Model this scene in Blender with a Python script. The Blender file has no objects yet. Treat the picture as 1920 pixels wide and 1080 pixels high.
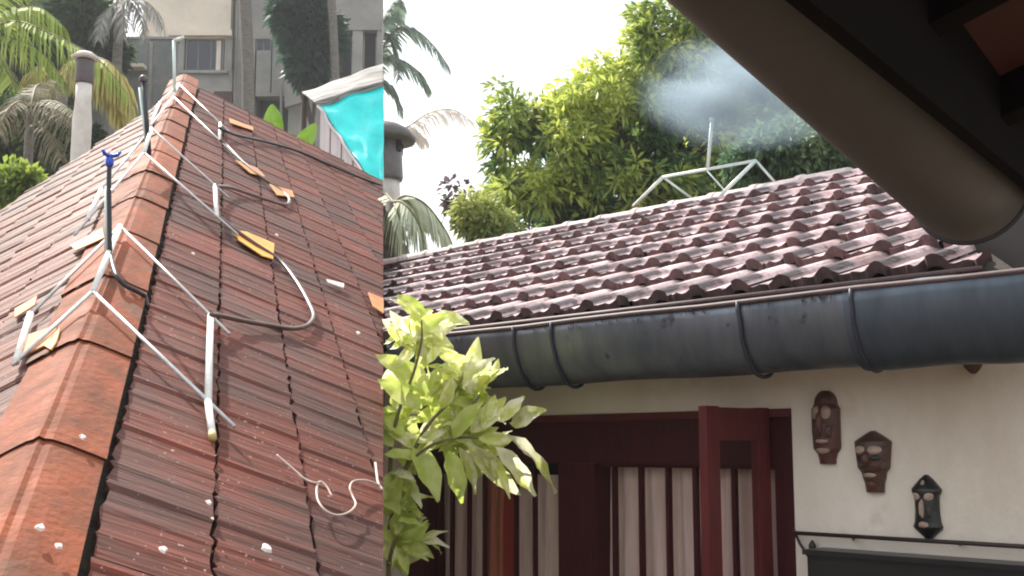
import bpy, bmesh, math, random
from mathutils import Vector, Matrix, noise
random.seed(7)
PI = math.pi
S = bpy.context.scene
COL = S.collection

# ---------------------------------------------------------------- camera, world, sun
FPX = 2200.0                                   # focal length in pixels of a 1920 px wide frame
PITCH = math.atan(300.0 / FPX)
EYE = Vector((0, 0, 1.9))
cd = bpy.data.cameras.new('camera'); cam = bpy.data.objects.new('camera', cd); COL.objects.link(cam)
cam.location = EYE; cam.rotation_euler = (PI / 2 + PITCH, 0, 0)
cd.sensor_width = 36; cd.lens = FPX / 1920 * 36; cd.clip_start = 0.05; cd.clip_end = 3000
S.camera = cam

SUN = Vector((-0.46, 0.56, 0.74)).normalized()   # direction towards the sun
W = bpy.data.worlds.new('World'); S.world = W; W.use_nodes = True
wn = W.node_tree.nodes; wl = W.node_tree.links; wn.clear()
sky = wn.new('ShaderNodeTexSky'); sky.sky_type = 'NISHITA'; sky.sun_disc = False
sky.sun_elevation = math.asin(SUN.z); sky.sun_rotation = math.atan2(SUN.x, SUN.y)
sky.dust_density = 4.0; sky.air_density = 1.0; sky.ozone_density = 1.0
bg = wn.new('ShaderNodeBackground'); bg.inputs['Strength'].default_value = 0.15
wo = wn.new('ShaderNodeOutputWorld')
veil = wn.new('ShaderNodeMix'); veil.data_type = 'RGBA'; veil.inputs[0].default_value = 0.72       # thin bright cloud over the whole sky
veil.inputs[7].default_value = (7.0, 7.1, 7.2, 1)
wl.new(sky.outputs[0], veil.inputs[6]); wl.new(veil.outputs[2], bg.inputs[0]); wl.new(bg.outputs[0], wo.inputs[0])
sd = bpy.data.lights.new('sun', 'SUN'); sd.energy = 5.0; sd.angle = math.radians(0.6); sd.color = (1, 0.95, 0.86)
so = bpy.data.objects.new('sun', sd); COL.objects.link(so)
so.rotation_euler = SUN.to_track_quat('Z', 'Y').to_euler(); so.location = (0, 0, 30)
vs = S.view_settings; vs.view_transform = 'Standard'; vs.look = 'None'; vs.exposure = 0.76; vs.gamma = 1
vs.use_curve_mapping = False
S.render.engine = 'CYCLES'
S.cycles.use_denoising = True
S.cycles.max_bounces = 8; S.cycles.transparent_max_bounces = 16
S.cycles.filter_width = 2.0 if hasattr(S.cycles, 'filter_width') else 1.5

# ---------------------------------------------------------------- measuring helpers
CR = Vector((1, 0, 0)); CF = Vector((0, math.cos(PITCH), math.sin(PITCH))); CU = Vector((0, -math.sin(PITCH), math.cos(PITCH)))
def ray(x, y): return CF + CR * ((x - 960) / FPX) - CU * ((y - 540) / FPX)
def P(x, y, D): return EYE + ray(x, y) * D                      # point at a known distance
def hit(x, y, a, n):                                            # point on a known plane
    v = ray(x, y); return EYE + v * ((a - EYE).dot(n) / v.dot(n))
UP = Vector((0, 0, 1))

# ---------------------------------------------------------------- object helpers
def tag(o, label=None, cat=None, group=None, kind=None):
    if label: o['label'] = label
    if cat: o['category'] = cat
    if group: o['group'] = group
    if kind: o['kind'] = kind
    return o
def empty(name, loc, label, cat, group=None, rz=0):
    o = bpy.data.objects.new(name, None); COL.objects.link(o); o.location = loc; o.rotation_euler.z = rz
    o.empty_display_size = 0.1
    return tag(o, label, cat, group)
def link(name, me, mat=None, parent=None, mw=None):
    o = bpy.data.objects.new(name, me); COL.objects.link(o)
    if mat and not me.materials: me.materials.append(mat)
    if parent:
        o.parent = parent
        pm = PM.get(parent.name)
        if pm is None:
            pm = Matrix.Translation(parent.location) @ parent.rotation_euler.to_matrix().to_4x4()
            pp = parent
            if parent.parent: pm = PM[parent.name]
        o.matrix_parent_inverse = pm.inverted()
    m = mw if mw is not None else Matrix.Identity(4)
    o.matrix_basis = m
    PM[o.name] = m.copy()
    return o
PM = {}
def mesh(verts, faces, name='mesh', smooth=False):
    me = bpy.data.meshes.new(name); me.from_pydata([tuple(v) for v in verts], [], faces); me.update()
    if smooth: me.polygons.foreach_set('use_smooth', [True] * len(me.polygons))
    return me
def bm_mesh(bm, name='mesh', smooth=False):
    me = bpy.data.meshes.new(name); bm.to_mesh(me); bm.free()
    if smooth: me.polygons.foreach_set('use_smooth', [True] * len(me.polygons))
    return me
class MB:
    def __init__(s): s.v = []; s.f = []
    def add(s, vs, fs):
        b = len(s.v); s.v += [Vector(v) for v in vs]; s.f += [tuple(i + b for i in f) for f in fs]; return s
    def hexa(s, p):     # 8 points: bottom ring 0-3, top ring 4-7
        return s.add(p, [(0, 3, 2, 1), (4, 5, 6, 7), (0, 1, 5, 4), (1, 2, 6, 5), (2, 3, 7, 6), (3, 0, 4, 7)])
    def box(s, o, ax, ay, az):   # corner o and three edge vectors
        return s.hexa([o, o + ax, o + ax + ay, o + ay, o + az, o + ax + az, o + ax + ay + az, o + ay + az])
    def tube(s, pts, r, n=8, caps=True):
        pts = [Vector(p) for p in pts]; rs = r if isinstance(r, (list, tuple)) else [r] * len(pts)
        t = (pts[1] - pts[0]).normalized(); a = t.orthogonal().normalized()
        rings = []
        for i, p in enumerate(pts):
            if i == 0: t = pts[1] - pts[0]
            elif i == len(pts) - 1: t = pts[-1] - pts[-2]
            else: t = (pts[i + 1] - pts[i]).normalized() + (pts[i] - pts[i - 1]).normalized()
            t.normalize(); a = (a - t * a.dot(t))
            if a.length < 1e-6: a = t.orthogonal()
            a.normalize(); b = t.cross(a)
            rings.append([p + (a * math.cos(2 * PI * k / n) + b * math.sin(2 * PI * k / n)) * rs[i] for k in range(n)])
        vs = [v for rg in rings for v in rg]; fs = []
        for i in range(len(pts) - 1):
            for k in range(n):
                fs.append((i * n + k, i * n + (k + 1) % n, (i + 1) * n + (k + 1) % n, (i + 1) * n + k))
        if caps: fs.append(tuple(range(n - 1, -1, -1))); fs.append(tuple((len(pts) - 1) * n + k for k in range(n)))
        return s.add(vs, fs)
    def lathe(s, c, prof, n=20, ax=UP):
        ax = ax.normalized(); a = ax.orthogonal().normalized(); b = ax.cross(a)
        vs = []; fs = []
        for r, h in prof:
            for k in range(n): vs.append(c + ax * h + (a * math.cos(2 * PI * k / n) + b * math.sin(2 * PI * k / n)) * r)
        for i in range(len(prof) - 1):
            for k in range(n): fs.append((i * n + k, i * n + (k + 1) % n, (i + 1) * n + (k + 1) % n, (i + 1) * n + k))
        fs.append(tuple(range(n - 1, -1, -1))); fs.append(tuple((len(prof) - 1) * n + k for k in range(n)))
        return s.add(vs, fs)
    def build(s, name, mat, parent=None, smooth=False):
        return link(name, mesh(s.v, s.f, name, smooth), mat, parent)
def spline(pts, k=6):
    pts = [Vector(p) for p in pts]; q = [pts[0]] + pts + [pts[-1]]; out = []
    for i in range(1, len(q) - 2):
        for j in range(k):
            t = j / k; a, b, c, d = q[i - 1:i + 3]
            out.append(0.5 * ((2 * b) + (c - a) * t + (2 * a - 5 * b + 4 * c - d) * t * t + (3 * b - a - 3 * c + d) * t ** 3))
    out.append(pts[-1]); return out

# ---------------------------------------------------------------- materials
def mat(name, c1, c2=None, rough=0.7, scale=6.0, stretch=(1, 1, 1), bump=0.0, bscale=None, spots=None, spot_scale=12, spot_at=0.62,
        rnd=0.0, metal=0.0, coord='Object', spec=0.5, trans=None, detail=6.0, mix_lo=0.35, mix_hi=0.65, rough2=None, big=None, big_scale=1.1, moss=None, moss_y=(0.1, 0.2)):
    m = bpy.data.materials.new(name); m.use_nodes = True; nt = m.node_tree; N = nt.nodes; L = nt.links
    b = N['Principled BSDF']; b.inputs['Roughness'].default_value = rough; b.inputs['Metallic'].default_value = metal
    b.inputs['Specular IOR Level'].default_value = spec
    c2 = c2 or c1
    tc = N.new('ShaderNodeTexCoord'); oi = N.new('ShaderNodeObjectInfo')
    add = N.new('ShaderNodeVectorMath'); add.operation = 'ADD'
    mul = N.new('ShaderNodeVectorMath'); mul.operation = 'SCALE'; mul.inputs['Scale'].default_value = 37.0 if rnd else 0.0
    cx = N.new('ShaderNodeCombineXYZ')
    for i in range(3): L.new(oi.outputs['Random'], cx.inputs[i])
    L.new(cx.outputs[0], mul.inputs[0]); L.new(tc.outputs[coord], add.inputs[0]); L.new(mul.outputs[0], add.inputs[1])
    mp = N.new('ShaderNodeMapping'); mp.inputs['Scale'].default_value = stretch; L.new(add.outputs[0], mp.inputs[0])
    n1 = N.new('ShaderNodeTexNoise'); n1.inputs['Scale'].default_value = scale; n1.inputs['Detail'].default_value = detail
    n1.inputs['Roughness'].default_value = 0.65
    L.new(mp.outputs[0], n1.inputs[0])
    mr = N.new('ShaderNodeMapRange'); mr.inputs[1].default_value = mix_lo; mr.inputs[2].default_value = mix_hi; L.new(n1.outputs[0], mr.inputs[0])
    mx = N.new('ShaderNodeMix'); mx.data_type = 'RGBA'
    mx.inputs[6].default_value = (*c1, 1); mx.inputs[7].default_value = (*c2, 1); L.new(mr.outputs[0], mx.inputs[0])
    out = mx.outputs[2]
    if spots:
        n2 = N.new('ShaderNodeTexNoise'); n2.inputs['Scale'].default_value = spot_scale; n2.inputs['Detail'].default_value = 3
        L.new(add.outputs[0], n2.inputs[0])
        m2 = N.new('ShaderNodeMapRange'); m2.inputs[1].default_value = spot_at; m2.inputs[2].default_value = spot_at + 0.06; L.new(n2.outputs[0], m2.inputs[0])
        x2 = N.new('ShaderNodeMix'); x2.data_type = 'RGBA'; x2.inputs[7].default_value = (*spots, 1)
        L.new(m2.outputs[0], x2.inputs[0]); L.new(out, x2.inputs[6]); out = x2.outputs[2]
    if big:          # broad weathering that runs across neighbouring pieces
        ge = N.new('ShaderNodeNewGeometry'); n3 = N.new('ShaderNodeTexNoise'); n3.inputs['Scale'].default_value = big_scale; n3.inputs['Detail'].default_value = 4
        L.new(ge.outputs['Position'], n3.inputs[0])
        m3 = N.new('ShaderNodeMapRange'); m3.inputs[1].default_value = .46; m3.inputs[2].default_value = .62; m3.inputs[4].default_value = .6; L.new(n3.outputs[0], m3.inputs[0])
        x3 = N.new('ShaderNodeMix'); x3.data_type = 'RGBA'; x3.inputs[7].default_value = (*big, 1)
        L.new(m3.outputs[0], x3.inputs[0]); L.new(out, x3.inputs[6]); out = x3.outputs[2]
    if moss:         # growth along the lower end of the piece, ragged
        sy = N.new('ShaderNodeSeparateXYZ'); L.new(tc.outputs['Object'], sy.inputs[0])
        n4 = N.new('ShaderNodeTexNoise'); n4.inputs['Scale'].default_value = 22; n4.inputs['Detail'].default_value = 4; L.new(add.outputs[0], n4.inputs[0])
        a4 = N.new('ShaderNodeMath'); a4.operation = 'MULTIPLY_ADD'; a4.inputs[1].default_value = (moss_y[1] - moss_y[0]) * 2.2; L.new(n4.outputs[0], a4.inputs[0]); L.new(sy.outputs['Y'], a4.inputs[2])
        m4 = N.new('ShaderNodeMapRange'); k_ = (moss_y[1] - moss_y[0]) * 1.1; m4.inputs[1].default_value = moss_y[0] + k_; m4.inputs[2].default_value = moss_y[1] + k_; L.new(a4.outputs[0], m4.inputs[0])
        kz = N.new('ShaderNodeMath'); kz.operation = 'MULTIPLY_ADD'; kz.inputs[1].default_value = -0.12; L.new(sy.outputs['Y'], kz.inputs[0]); L.new(sy.outputs['Z'], kz.inputs[2])
        k2 = N.new('ShaderNodeMath'); k2.operation = 'MULTIPLY_ADD'; k2.inputs[1].default_value = .016; L.new(n4.outputs[0], k2.inputs[0]); L.new(kz.outputs[0], k2.inputs[2])
        k3 = N.new('ShaderNodeMapRange'); k3.inputs[1].default_value = .016; k3.inputs[2].default_value = .028; k3.inputs[3].default_value = .12; L.new(k2.outputs[0], k3.inputs[0])
        k4 = N.new('ShaderNodeMath'); k4.operation = 'MULTIPLY'; L.new(m4.outputs[0], k4.inputs[0]); L.new(k3.outputs[0], k4.inputs[1]); m4 = k4
        x4 = N.new('ShaderNodeMix'); x4.data_type = 'RGBA'; x4.inputs[7].default_value = (*moss, 1)
        L.new(m4.outputs[0], x4.inputs[0]); L.new(out, x4.inputs[6]); out = x4.outputs[2]
    if rnd:
        hs = N.new('ShaderNodeHueSaturation')
        mv = N.new('ShaderNodeMapRange'); mv.inputs[3].default_value = 1 - rnd; mv.inputs[4].default_value = 1 + rnd; L.new(oi.outputs['Random'], mv.inputs[0])
        L.new(mv.outputs[0], hs.inputs['Value']); L.new(out, hs.inputs['Color']); out = hs.outputs[0]
    L.new(out, b.inputs['Base Color'])
    if rough2 is not None:
        rr = N.new('ShaderNodeMapRange'); rr.inputs[1].default_value = 0.3; rr.inputs[2].default_value = 0.7
        rr.inputs[3].default_value = rough; rr.inputs[4].default_value = rough2
        L.new(n1.outputs[0], rr.inputs[0]); L.new(rr.outputs[0], b.inputs['Roughness'])
    if bump:
        nb = N.new('ShaderNodeTexNoise'); nb.inputs['Scale'].default_value = bscale or scale * 3; nb.inputs['Detail'].default_value = 5
        L.new(mp.outputs[0], nb.inputs[0])
        bp = N.new('ShaderNodeBump'); bp.inputs['Strength'].default_value = bump; bp.inputs['Distance'].default_value = 0.02
        L.new(nb.outputs[0], bp.inputs['Height']); L.new(bp.outputs[0], b.inputs['Normal'])
    if trans:
        tb = N.new('ShaderNodeBsdfTranslucent'); ms = N.new('ShaderNodeMixShader'); ms.inputs[0].default_value = trans
        L.new(out, tb.inputs[0]); L.new(b.outputs[0], ms.inputs[1]); L.new(tb.outputs[0], ms.inputs[2])
        L.new(ms.outputs[0], N['Material Output'].inputs[0])
    return m
def leaf_mat(name, trans=0.45, rough=0.45):      # colour comes from each leaf's own age, kept as a face attribute
    m = bpy.data.materials.new(name); m.use_nodes = True; N = m.node_tree.nodes; L = m.node_tree.links
    b = N['Principled BSDF']; b.inputs['Roughness'].default_value = rough
    at = N.new('ShaderNodeAttribute'); at.attribute_name = 'leaf_age'
    L.new(at.outputs['Color'], b.inputs['Base Color'])
    tb = N.new('ShaderNodeBsdfTranslucent'); ms = N.new('ShaderNodeMixShader'); ms.inputs[0].default_value = trans
    L.new(at.outputs['Color'], tb.inputs[0]); L.new(b.outputs[0], ms.inputs[1]); L.new(tb.outputs[0], ms.inputs[2])
    L.new(ms.outputs[0], N['Material Output'].inputs[0])
    return m

M = {}
M['tile_red'] = mat('wet red clay tile', (0.175, 0.040, 0.022), (0.075, 0.032, 0.024), rough=0.55, rough2=0.8, scale=5, stretch=(7, 0.6, 1), bump=0.35, bscale=9, spec=0.16,
                    spots=(0.36, 0.25, 0.21), spot_scale=60, spot_at=0.665, rnd=0.22, detail=8, big=(0.066, 0.042, 0.037), big_scale=1.6)
M['ridge_red'] = mat('orange clay ridge tile', (0.29, 0.078, 0.034), (0.16, 0.062, 0.036), rough=0.68, rough2=0.85, scale=5, bump=0.25, bscale=40, rnd=0.18, spec=0.12,
                     spots=(0.17, 0.085, 0.055), spot_scale=4, spot_at=0.60)
M['deck'] = mat('dark roof deck', (0.02, 0.014, 0.01), (0.035, 0.03, 0.02), rough=0.95, scale=20, bump=0.5)
M['tile_pink'] = mat('weathered pink clay tile', (0.70, 0.56, 0.56), (0.42, 0.27, 0.265), rough=0.5, scale=6, bump=0.35, bscale=50, rnd=0.24,
                     spots=(0.14, 0.085, 0.085), spot_scale=9, spot_at=0.62, moss=(0.055, 0.032, 0.034), moss_y=(0.21, 0.29))
M['tile_edge'] = mat('shade darkened tile end', (0.045, 0.026, 0.028), (0.13, 0.07, 0.07), rough=0.8, scale=14, rnd=.2)  # near-black colour carries the shade on the tile ends
M['ridge_pink'] = mat('limewashed ridge', (0.62, 0.52, 0.50), (0.42, 0.35, 0.33), rough=0.8, scale=8, bump=0.4, rnd=0.1)
M['galv'] = mat('galvanised pipe', (0.62, 0.62, 0.60), (0.48, 0.47, 0.46), rough=0.4, scale=30, metal=0.35)
M['pipe_white'] = mat('white pvc pipe', (0.78, 0.78, 0.74), (0.62, 0.60, 0.55), rough=0.4, scale=14)
M['pipe_pale'] = mat('pale green pvc pipe', (0.62, 0.72, 0.69), (0.5, 0.6, 0.57), rough=0.4, scale=14)
M['hose_black'] = mat('black hose', (0.015, 0.015, 0.02), rough=0.45)
M['hose_brown'] = mat('brown drip hose', (0.13, 0.07, 0.05), (0.07, 0.04, 0.03), rough=0.35, scale=12)
M['blue'] = mat('blue plastic', (0.02, 0.07, 0.5), rough=0.35)
M['yellow'] = mat('yellow ochre clay', (0.75, 0.36, 0.04), (0.62, 0.24, 0.03), rough=0.6, scale=9, bump=0.2)
M['orange'] = mat('orange fresh clay', (0.58, 0.25, 0.07), (0.42, 0.15, 0.05), rough=0.7, scale=9, bump=0.2)
M['endcap'] = mat('yellowed pvc', (.55, .42, .16), (.4, .3, .12), rough=.5, scale=20)
M['chip'] = mat('white chip', (0.72, 0.62, 0.58), (0.6, 0.5, 0.46), rough=0.8, scale=20)
M['wire'] = mat('pale wire', (0.55, 0.42, 0.36), rough=0.5)
M['plaster'] = mat('cream plaster', (0.88, 0.80, 0.70), (0.70, 0.61, 0.51), rough=0.9, scale=1.3, stretch=(1, 1, .6), bump=0.2, bscale=45, spots=(.74, .64, .54), spot_scale=4, spot_at=.64)
M['brownwall'] = mat('brown grey render', (0.075, 0.063, 0.058), (0.055, 0.047, 0.043), rough=.9, scale=3, bump=.1)
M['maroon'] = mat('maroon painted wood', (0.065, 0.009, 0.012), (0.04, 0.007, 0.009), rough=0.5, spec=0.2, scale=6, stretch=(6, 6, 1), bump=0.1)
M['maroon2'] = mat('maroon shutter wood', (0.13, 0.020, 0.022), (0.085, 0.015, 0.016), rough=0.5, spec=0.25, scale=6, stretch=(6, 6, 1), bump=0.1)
M['interior'] = mat('dark interior', (0.03, 0.02, 0.02), rough=0.9)
M['curtain'] = mat('pale curtain', (0.86, 0.66, 0.60), (0.68, 0.50, 0.44), rough=0.9, scale=5, stretch=(5, 5, 0.4), trans=0.2)
M['curtain_o'] = mat('orange curtain', (0.60, 0.22, 0.12), (0.45, 0.15, 0.09), rough=0.9, scale=5, stretch=(5, 5, 0.4), trans=0.2)
M['curtain_r'] = mat('red curtain', (0.32, 0.04, 0.025), rough=0.9, trans=0.2)
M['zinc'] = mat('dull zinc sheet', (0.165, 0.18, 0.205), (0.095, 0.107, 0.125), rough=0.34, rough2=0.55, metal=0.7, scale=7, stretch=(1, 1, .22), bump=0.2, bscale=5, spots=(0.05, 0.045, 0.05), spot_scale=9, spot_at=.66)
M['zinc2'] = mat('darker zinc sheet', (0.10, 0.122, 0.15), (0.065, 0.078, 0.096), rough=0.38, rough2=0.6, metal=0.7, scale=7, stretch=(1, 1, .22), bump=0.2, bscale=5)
M['strap'] = mat('dark iron strap', (0.035, 0.035, 0.05), rough=0.5, metal=0.3)
M['rim'] = mat('brown shaded gutter lip', (0.06, 0.035, 0.035), (0.10, 0.06, 0.06), rough=0.6, scale=20)  # brown lip, darkened for the shadow it lies in
M['debris'] = mat('dead leaf debris', (0.06, 0.03, 0.025), rough=0.9)
M['mask_a'] = mat('dark carved wood', (0.05, 0.022, 0.014), (0.09, 0.04, 0.026), rough=0.4, scale=14, bump=0.3)
M['mask_b'] = mat('red brown carved wood', (0.13, 0.042, 0.03), (0.06, 0.022, 0.016), rough=0.4, scale=14, bump=0.3)
M['mask_c'] = mat('pale carved wood', (0.46, 0.34, 0.27), (0.32, 0.22, 0.17), rough=0.5, scale=18, bump=0.2)
M['black'] = mat('black lacquer', (0.012, 0.011, 0.012), rough=0.35)
M['iron'] = mat('brown iron rod', (0.05, 0.035, 0.03), rough=0.5, metal=0.4)
M['porch_gutter'] = mat('grey brown painted gutter', (0.095, 0.080, 0.074), (0.07, 0.059, 0.055), rough=0.6, scale=3, bump=0.1)
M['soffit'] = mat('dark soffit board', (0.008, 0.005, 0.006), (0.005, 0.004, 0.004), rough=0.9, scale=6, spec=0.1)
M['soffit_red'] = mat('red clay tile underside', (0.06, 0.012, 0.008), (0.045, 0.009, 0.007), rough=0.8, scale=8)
M['concrete'] = mat('shade darkened grey concrete', (0.29, 0.28, 0.26), (0.20, 0.195, 0.185), rough=0.9, scale=0.9, bump=0.15, bscale=12)  # dark tone stands in for tree shade on the facade
M['beige'] = mat('sun lightened beige render', (0.66, 0.58, 0.48), (0.52, 0.46, 0.38), rough=0.9, scale=1.0, bump=0.1, bscale=12)  # lighter tone stands in for sun on the upper facade
M['greywall'] = mat('damp grey wall', (0.22, 0.22, 0.21), (0.12, 0.135, 0.125), rough=0.9, scale=1.4, bump=0.2, bscale=10)
M['winglass'] = mat('dark window glass', (0.012, 0.014, 0.025), rough=0.12)
M['winframe'] = mat('grey window frame', (0.16, 0.16, 0.17), rough=0.6)
M['opening'] = mat('dark opening', (0.02, 0.019, 0.018), rough=0.9)
M['reddoor'] = mat('dark red door', (0.05, 0.018, 0.016), rough=0.7)
M['teal'] = mat('teal tarpaulin', (0.0, 0.74, 0.70), (0.0, 0.55, 0.55), rough=0.4, scale=3, stretch=(1, 1, 1), bump=0.5, bscale=5)
M['tin'] = mat('weathered tin sheet', (0.26, 0.25, 0.24), (0.085, 0.08, 0.075), rough=0.75, scale=2.2, stretch=(.6, 3, 1), spec=0.15, bump=0.2, mix_lo=0.42, mix_hi=0.58)
M['shedboard'] = mat('pale shed board', (0.60, 0.53, 0.55), (0.48, 0.42, 0.44), rough=0.8, scale=4, stretch=(4, 4, 0.5))
M['vent_cap'] = mat('dark metal vent cap', (0.07, 0.06, 0.06), (0.11, 0.09, 0.085), rough=0.55, scale=10)
M['vent_grey'] = mat('grey vent collar', (0.16, 0.145, 0.145), (0.12, 0.11, 0.11), rough=0.5, scale=10)
M['vent_white'] = mat('cream vent pipe', (0.66, 0.62, 0.57), (0.52, 0.47, 0.42), rough=0.6, scale=5)
M['bark'] = mat('grey palm bark', (0.20, 0.18, 0.155), (0.11, 0.10, 0.09), rough=0.95, scale=6, stretch=(1, 1, 4), bump=0.6, bscale=20)
M['bark2'] = mat('brown bark', (0.09, 0.065, 0.045), (0.05, 0.038, 0.03), rough=0.95, scale=8, stretch=(3, 3, 1), bump=0.6)
M['stem'] = mat('green brown stem', (0.16, 0.14, 0.05), (0.10, 0.08, 0.03), rough=0.7, scale=10)
M['ground'] = mat('bare earth', (0.16, 0.12, 0.085), (0.09, 0.08, 0.05), rough=0.95, scale=0.6, bump=0.3)
M['leaf'] = leaf_mat('tree leaf', 0.52)
M['frond'] = leaf_mat('palm leaflet', 0.35, 0.75)
M['bushleaf'] = mat('variegated yellow leaf', (0.64, 0.68, 0.18), (0.92, 0.90, 0.66), rough=0.5, scale=1.5, stretch=(1, 1.4, 1), rnd=0.16, trans=0.55, detail=3, mix_lo=0.42, mix_hi=0.60)
M['bushleaf_g'] = mat('fresh green leaf', (0.50, 0.62, 0.10), (0.72, 0.76, 0.28), rough=0.45, scale=1.5, stretch=(1, 1.4, 1), rnd=0.16, trans=0.55, detail=3)
M['banana'] = mat('banana leaf', (0.26, 0.46, 0.05), (0.42, 0.58, 0.12), rough=0.45, scale=3, stretch=(1, 14, 1), trans=0.45, detail=2)
M['banana_pale'] = mat('pale banana leaf', (0.34, 0.42, 0.22), (0.55, 0.55, 0.46), rough=0.5, scale=3, stretch=(1, 10, 1), trans=0.3)
gm = bpy.data.materials.new('shutter glass'); gm.use_nodes = True
gb = gm.node_tree.nodes['Principled BSDF']; gb.inputs['Base Color'].default_value = (0.9, 0.85, 0.85, 1); gb.inputs['Roughness'].default_value = 0.03
gb.inputs['Transmission Weight'].default_value = 1; gb.inputs['IOR'].default_value = 1.05; M['glass'] = gm

# ---------------------------------------------------------------- ground
g = MB(); n = 40; sz = 1200
for i in range(n + 1):
    for j in range(n + 1): g.v.append(Vector((-sz + 2 * sz * i / n, -sz + 2 * sz * j / n, 0)))
for i in range(n):
    for j in range(n): a = i * (n + 1) + j; g.f.append((a, a + n + 1, a + n + 2, a + 1))
tag(g.build('ground', M['ground']), kind='structure')

# ================================================================ LEFT: the long red tiled roof
r = ray(425, -60).normalized(); sR = ray(6756, 3438).normalized()       # along the ridge, down the right slope
sR = (sR - r * sR.dot(r)).normalized()
KL = 1.467                                                              # size of the left house's pieces
A = P(75, 815, 2.16 * KL)                                                     # a point on the ridge crest
uh = (UP - r * UP.dot(r)).normalized(); mm = r.cross(uh).normalized()
aL = math.radians(33); sL = (-math.cos(aL) * mm - math.sin(aL) * uh).normalized()
nR = sR.cross(r); nR = nR if nR.z > 0 else -nR
nL = r.cross(sL); nL = nL if nL.z > 0 else -nL
SEAM_N = ray(718.6, 300).cross(ray(718.6, 1000)).normalized()           # the right-hand verge of that roof lies in this upright plane
if SEAM_N.x < 0: SEAM_N = -SEAM_N
T_END = 7.52 * KL; T_BEG = -0.95 * KL
def roofpt(t, u, side, h=0.0):
    return A + r * t + (sR if side > 0 else sL) * u + (nR if side > 0 else nL) * h
# far edge of the left slope
LK1 = hit(345, 160, A, nL); LK2 = hit(25, 375, A, nL)
LK_N = (LK2 - LK1).cross(nL).normalized()
if LK_N.dot(r) < 0: LK_N = -LK_N
house_l = empty('tiled_house', (A.x, A.y + 1, 0), 'long house with dark wet red tiled roof and orange ridge, seen from above', 'house')
def clip(me, mw, planes):
    """cut a mesh (given in world space by mw) by planes (point, normal); keeps the side behind the normal"""
    bm = bmesh.new(); bm.from_mesh(me); bm.transform(mw); cut = False
    for co, no in planes:
        if not bm.verts: break
        if max((v.co - co).dot(no) for v in bm.verts) <= 1e-5: continue
        cut = True
        geom = bm.verts[:] + bm.edges[:] + bm.faces[:]
        bmesh.ops.bisect_plane(bm, geom=geom, plane_co=co, plane_no=no, clear_outer=True)
    if not cut: bm.free(); return me, mw
    if len(bm.faces) < 1: bm.free(); return None, None
    bm.transform(mw.inverted())
    n = bm_mesh(bm, me.name)
    for m_ in me.materials: n.materials.append(m_)
    return n, mw

def tile_mesh(name, w, L, ov, step, th, prof, jag=0.0, seed=0, edge=False):
    """x across (0..w), y down the slope (0..L+ov), z up; each tile's lower end lies on the next one"""
    rd = random.Random(seed); vs = []; fs = []; k = len(prof)
    for (y, z) in ((0.0, 0.0), (L * 0.5, step * 0.5), (L + ov, step)):
        for (x, h) in prof:
            yy = y + (rd.uniform(-jag, jag) if y != L * 0.5 else 0)
            vs.append((x * w, yy, z + h + rd.uniform(-.0008, .0008)))
    for i in range(2):
        for j in range(k - 1): fs.append((i * k + j, (i + 1) * k + j, (i + 1) * k + j + 1, i * k + j + 1))
    b = len(vs)
    for j in range(k): vs.append((vs[2 * k + j][0], vs[2 * k + j][1] - 0.002, vs[2 * k + j][2] - th))
    for j in range(k - 1): fs.append((2 * k + j, b + j, b + j + 1, 2 * k + j + 1))
    b2 = len(vs)
    for j in range(k): vs.append((vs[j][0], vs[j][1], vs[j][2] - th))
    for j in range(k - 1): fs.append((j + 1, b2 + j + 1, b2 + j, j))
    me = mesh(vs, fs, name)
    if edge:                                     # lower ends near-black: the shade under each course put into the colour
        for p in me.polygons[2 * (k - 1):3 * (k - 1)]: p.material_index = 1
    return me

TW = 0.30 * KL; TL = 0.212 * KL; STEP = 0.012
profL = [(0, .000), (.04, .009), (.10, .010), (.15, .002), (.30, .0), (.37, .005), (.42, .005), (.47, .001), (.64, .0), (.70, .004), (.75, .004), (.80, .001), (1.0, -.001)]
tmL = [tile_mesh('roof_tile', TW * 0.99, TL, -0.014, STEP, 0.016, profL, jag=0.010, seed=k) for k in range(5)]
for me in tmL: me.materials.append(M['tile_red'])
def in_view(p, mg=90):
    v = p - EYE; D = v.dot(CF)
    if D < .3: return False
    x = 960 + FPX * v.dot(CR) / D; y = 540 - FPX * v.dot(CU) / D
    return -mg < x < 1920 + mg and -mg < y < 1080 + mg
seamp = (EYE, SEAM_N)
ntile = 0
for side in (1, -1):
    s_ = sR if side > 0 else sL; n_ = nR if side > 0 else nL
    X = r if side < 0 else -r                                             # right-handed frame: X x s = n
    if X.cross(s_).dot(n_) < 0: X = -X
    for c in range(9):
        u0 = 0.142 * KL + TL * c
        for k in range(30):
            t0 = T_BEG + TW * (k + (0.5 if c % 2 else 0.0) * 0.15)
            if t0 + TW > T_END + .05: continue
            pts = [roofpt(t0 + a * TW, u0 + b * TL, side) for a in (0, .5, 1) for b in (0, .5, 1)]
            if not any(in_view(q, 60 if side > 0 else 330) for q in pts): continue
            if side > 0 and all((q - EYE).dot(SEAM_N) > 0 for q in pts): continue
            if side < 0 and all((q - LK1).dot(LK_N) > 0 for q in pts): continue
            o = roofpt(t0 + (TW if X.dot(r) < 0 else 0), u0, side, -0.016 + random.uniform(-.0015, .0025))
            yaw = random.uniform(-.004, .004)
            mw = Matrix((X, s_, n_)).transposed().to_4x4(); mw.translation = o
            mw = mw @ Matrix.Rotation(yaw, 4, 'Z') @ Matrix.Rotation(random.uniform(-.003, .003), 4, 'X')
            me, mw = clip(random.choice(tmL), mw, [seamp] if side > 0 else [(LK1, LK_N)])
            if me is None: continue
            link('roof_tile', me, None, house_l, mw); ntile += 1
print('left tiles', ntile)
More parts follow.
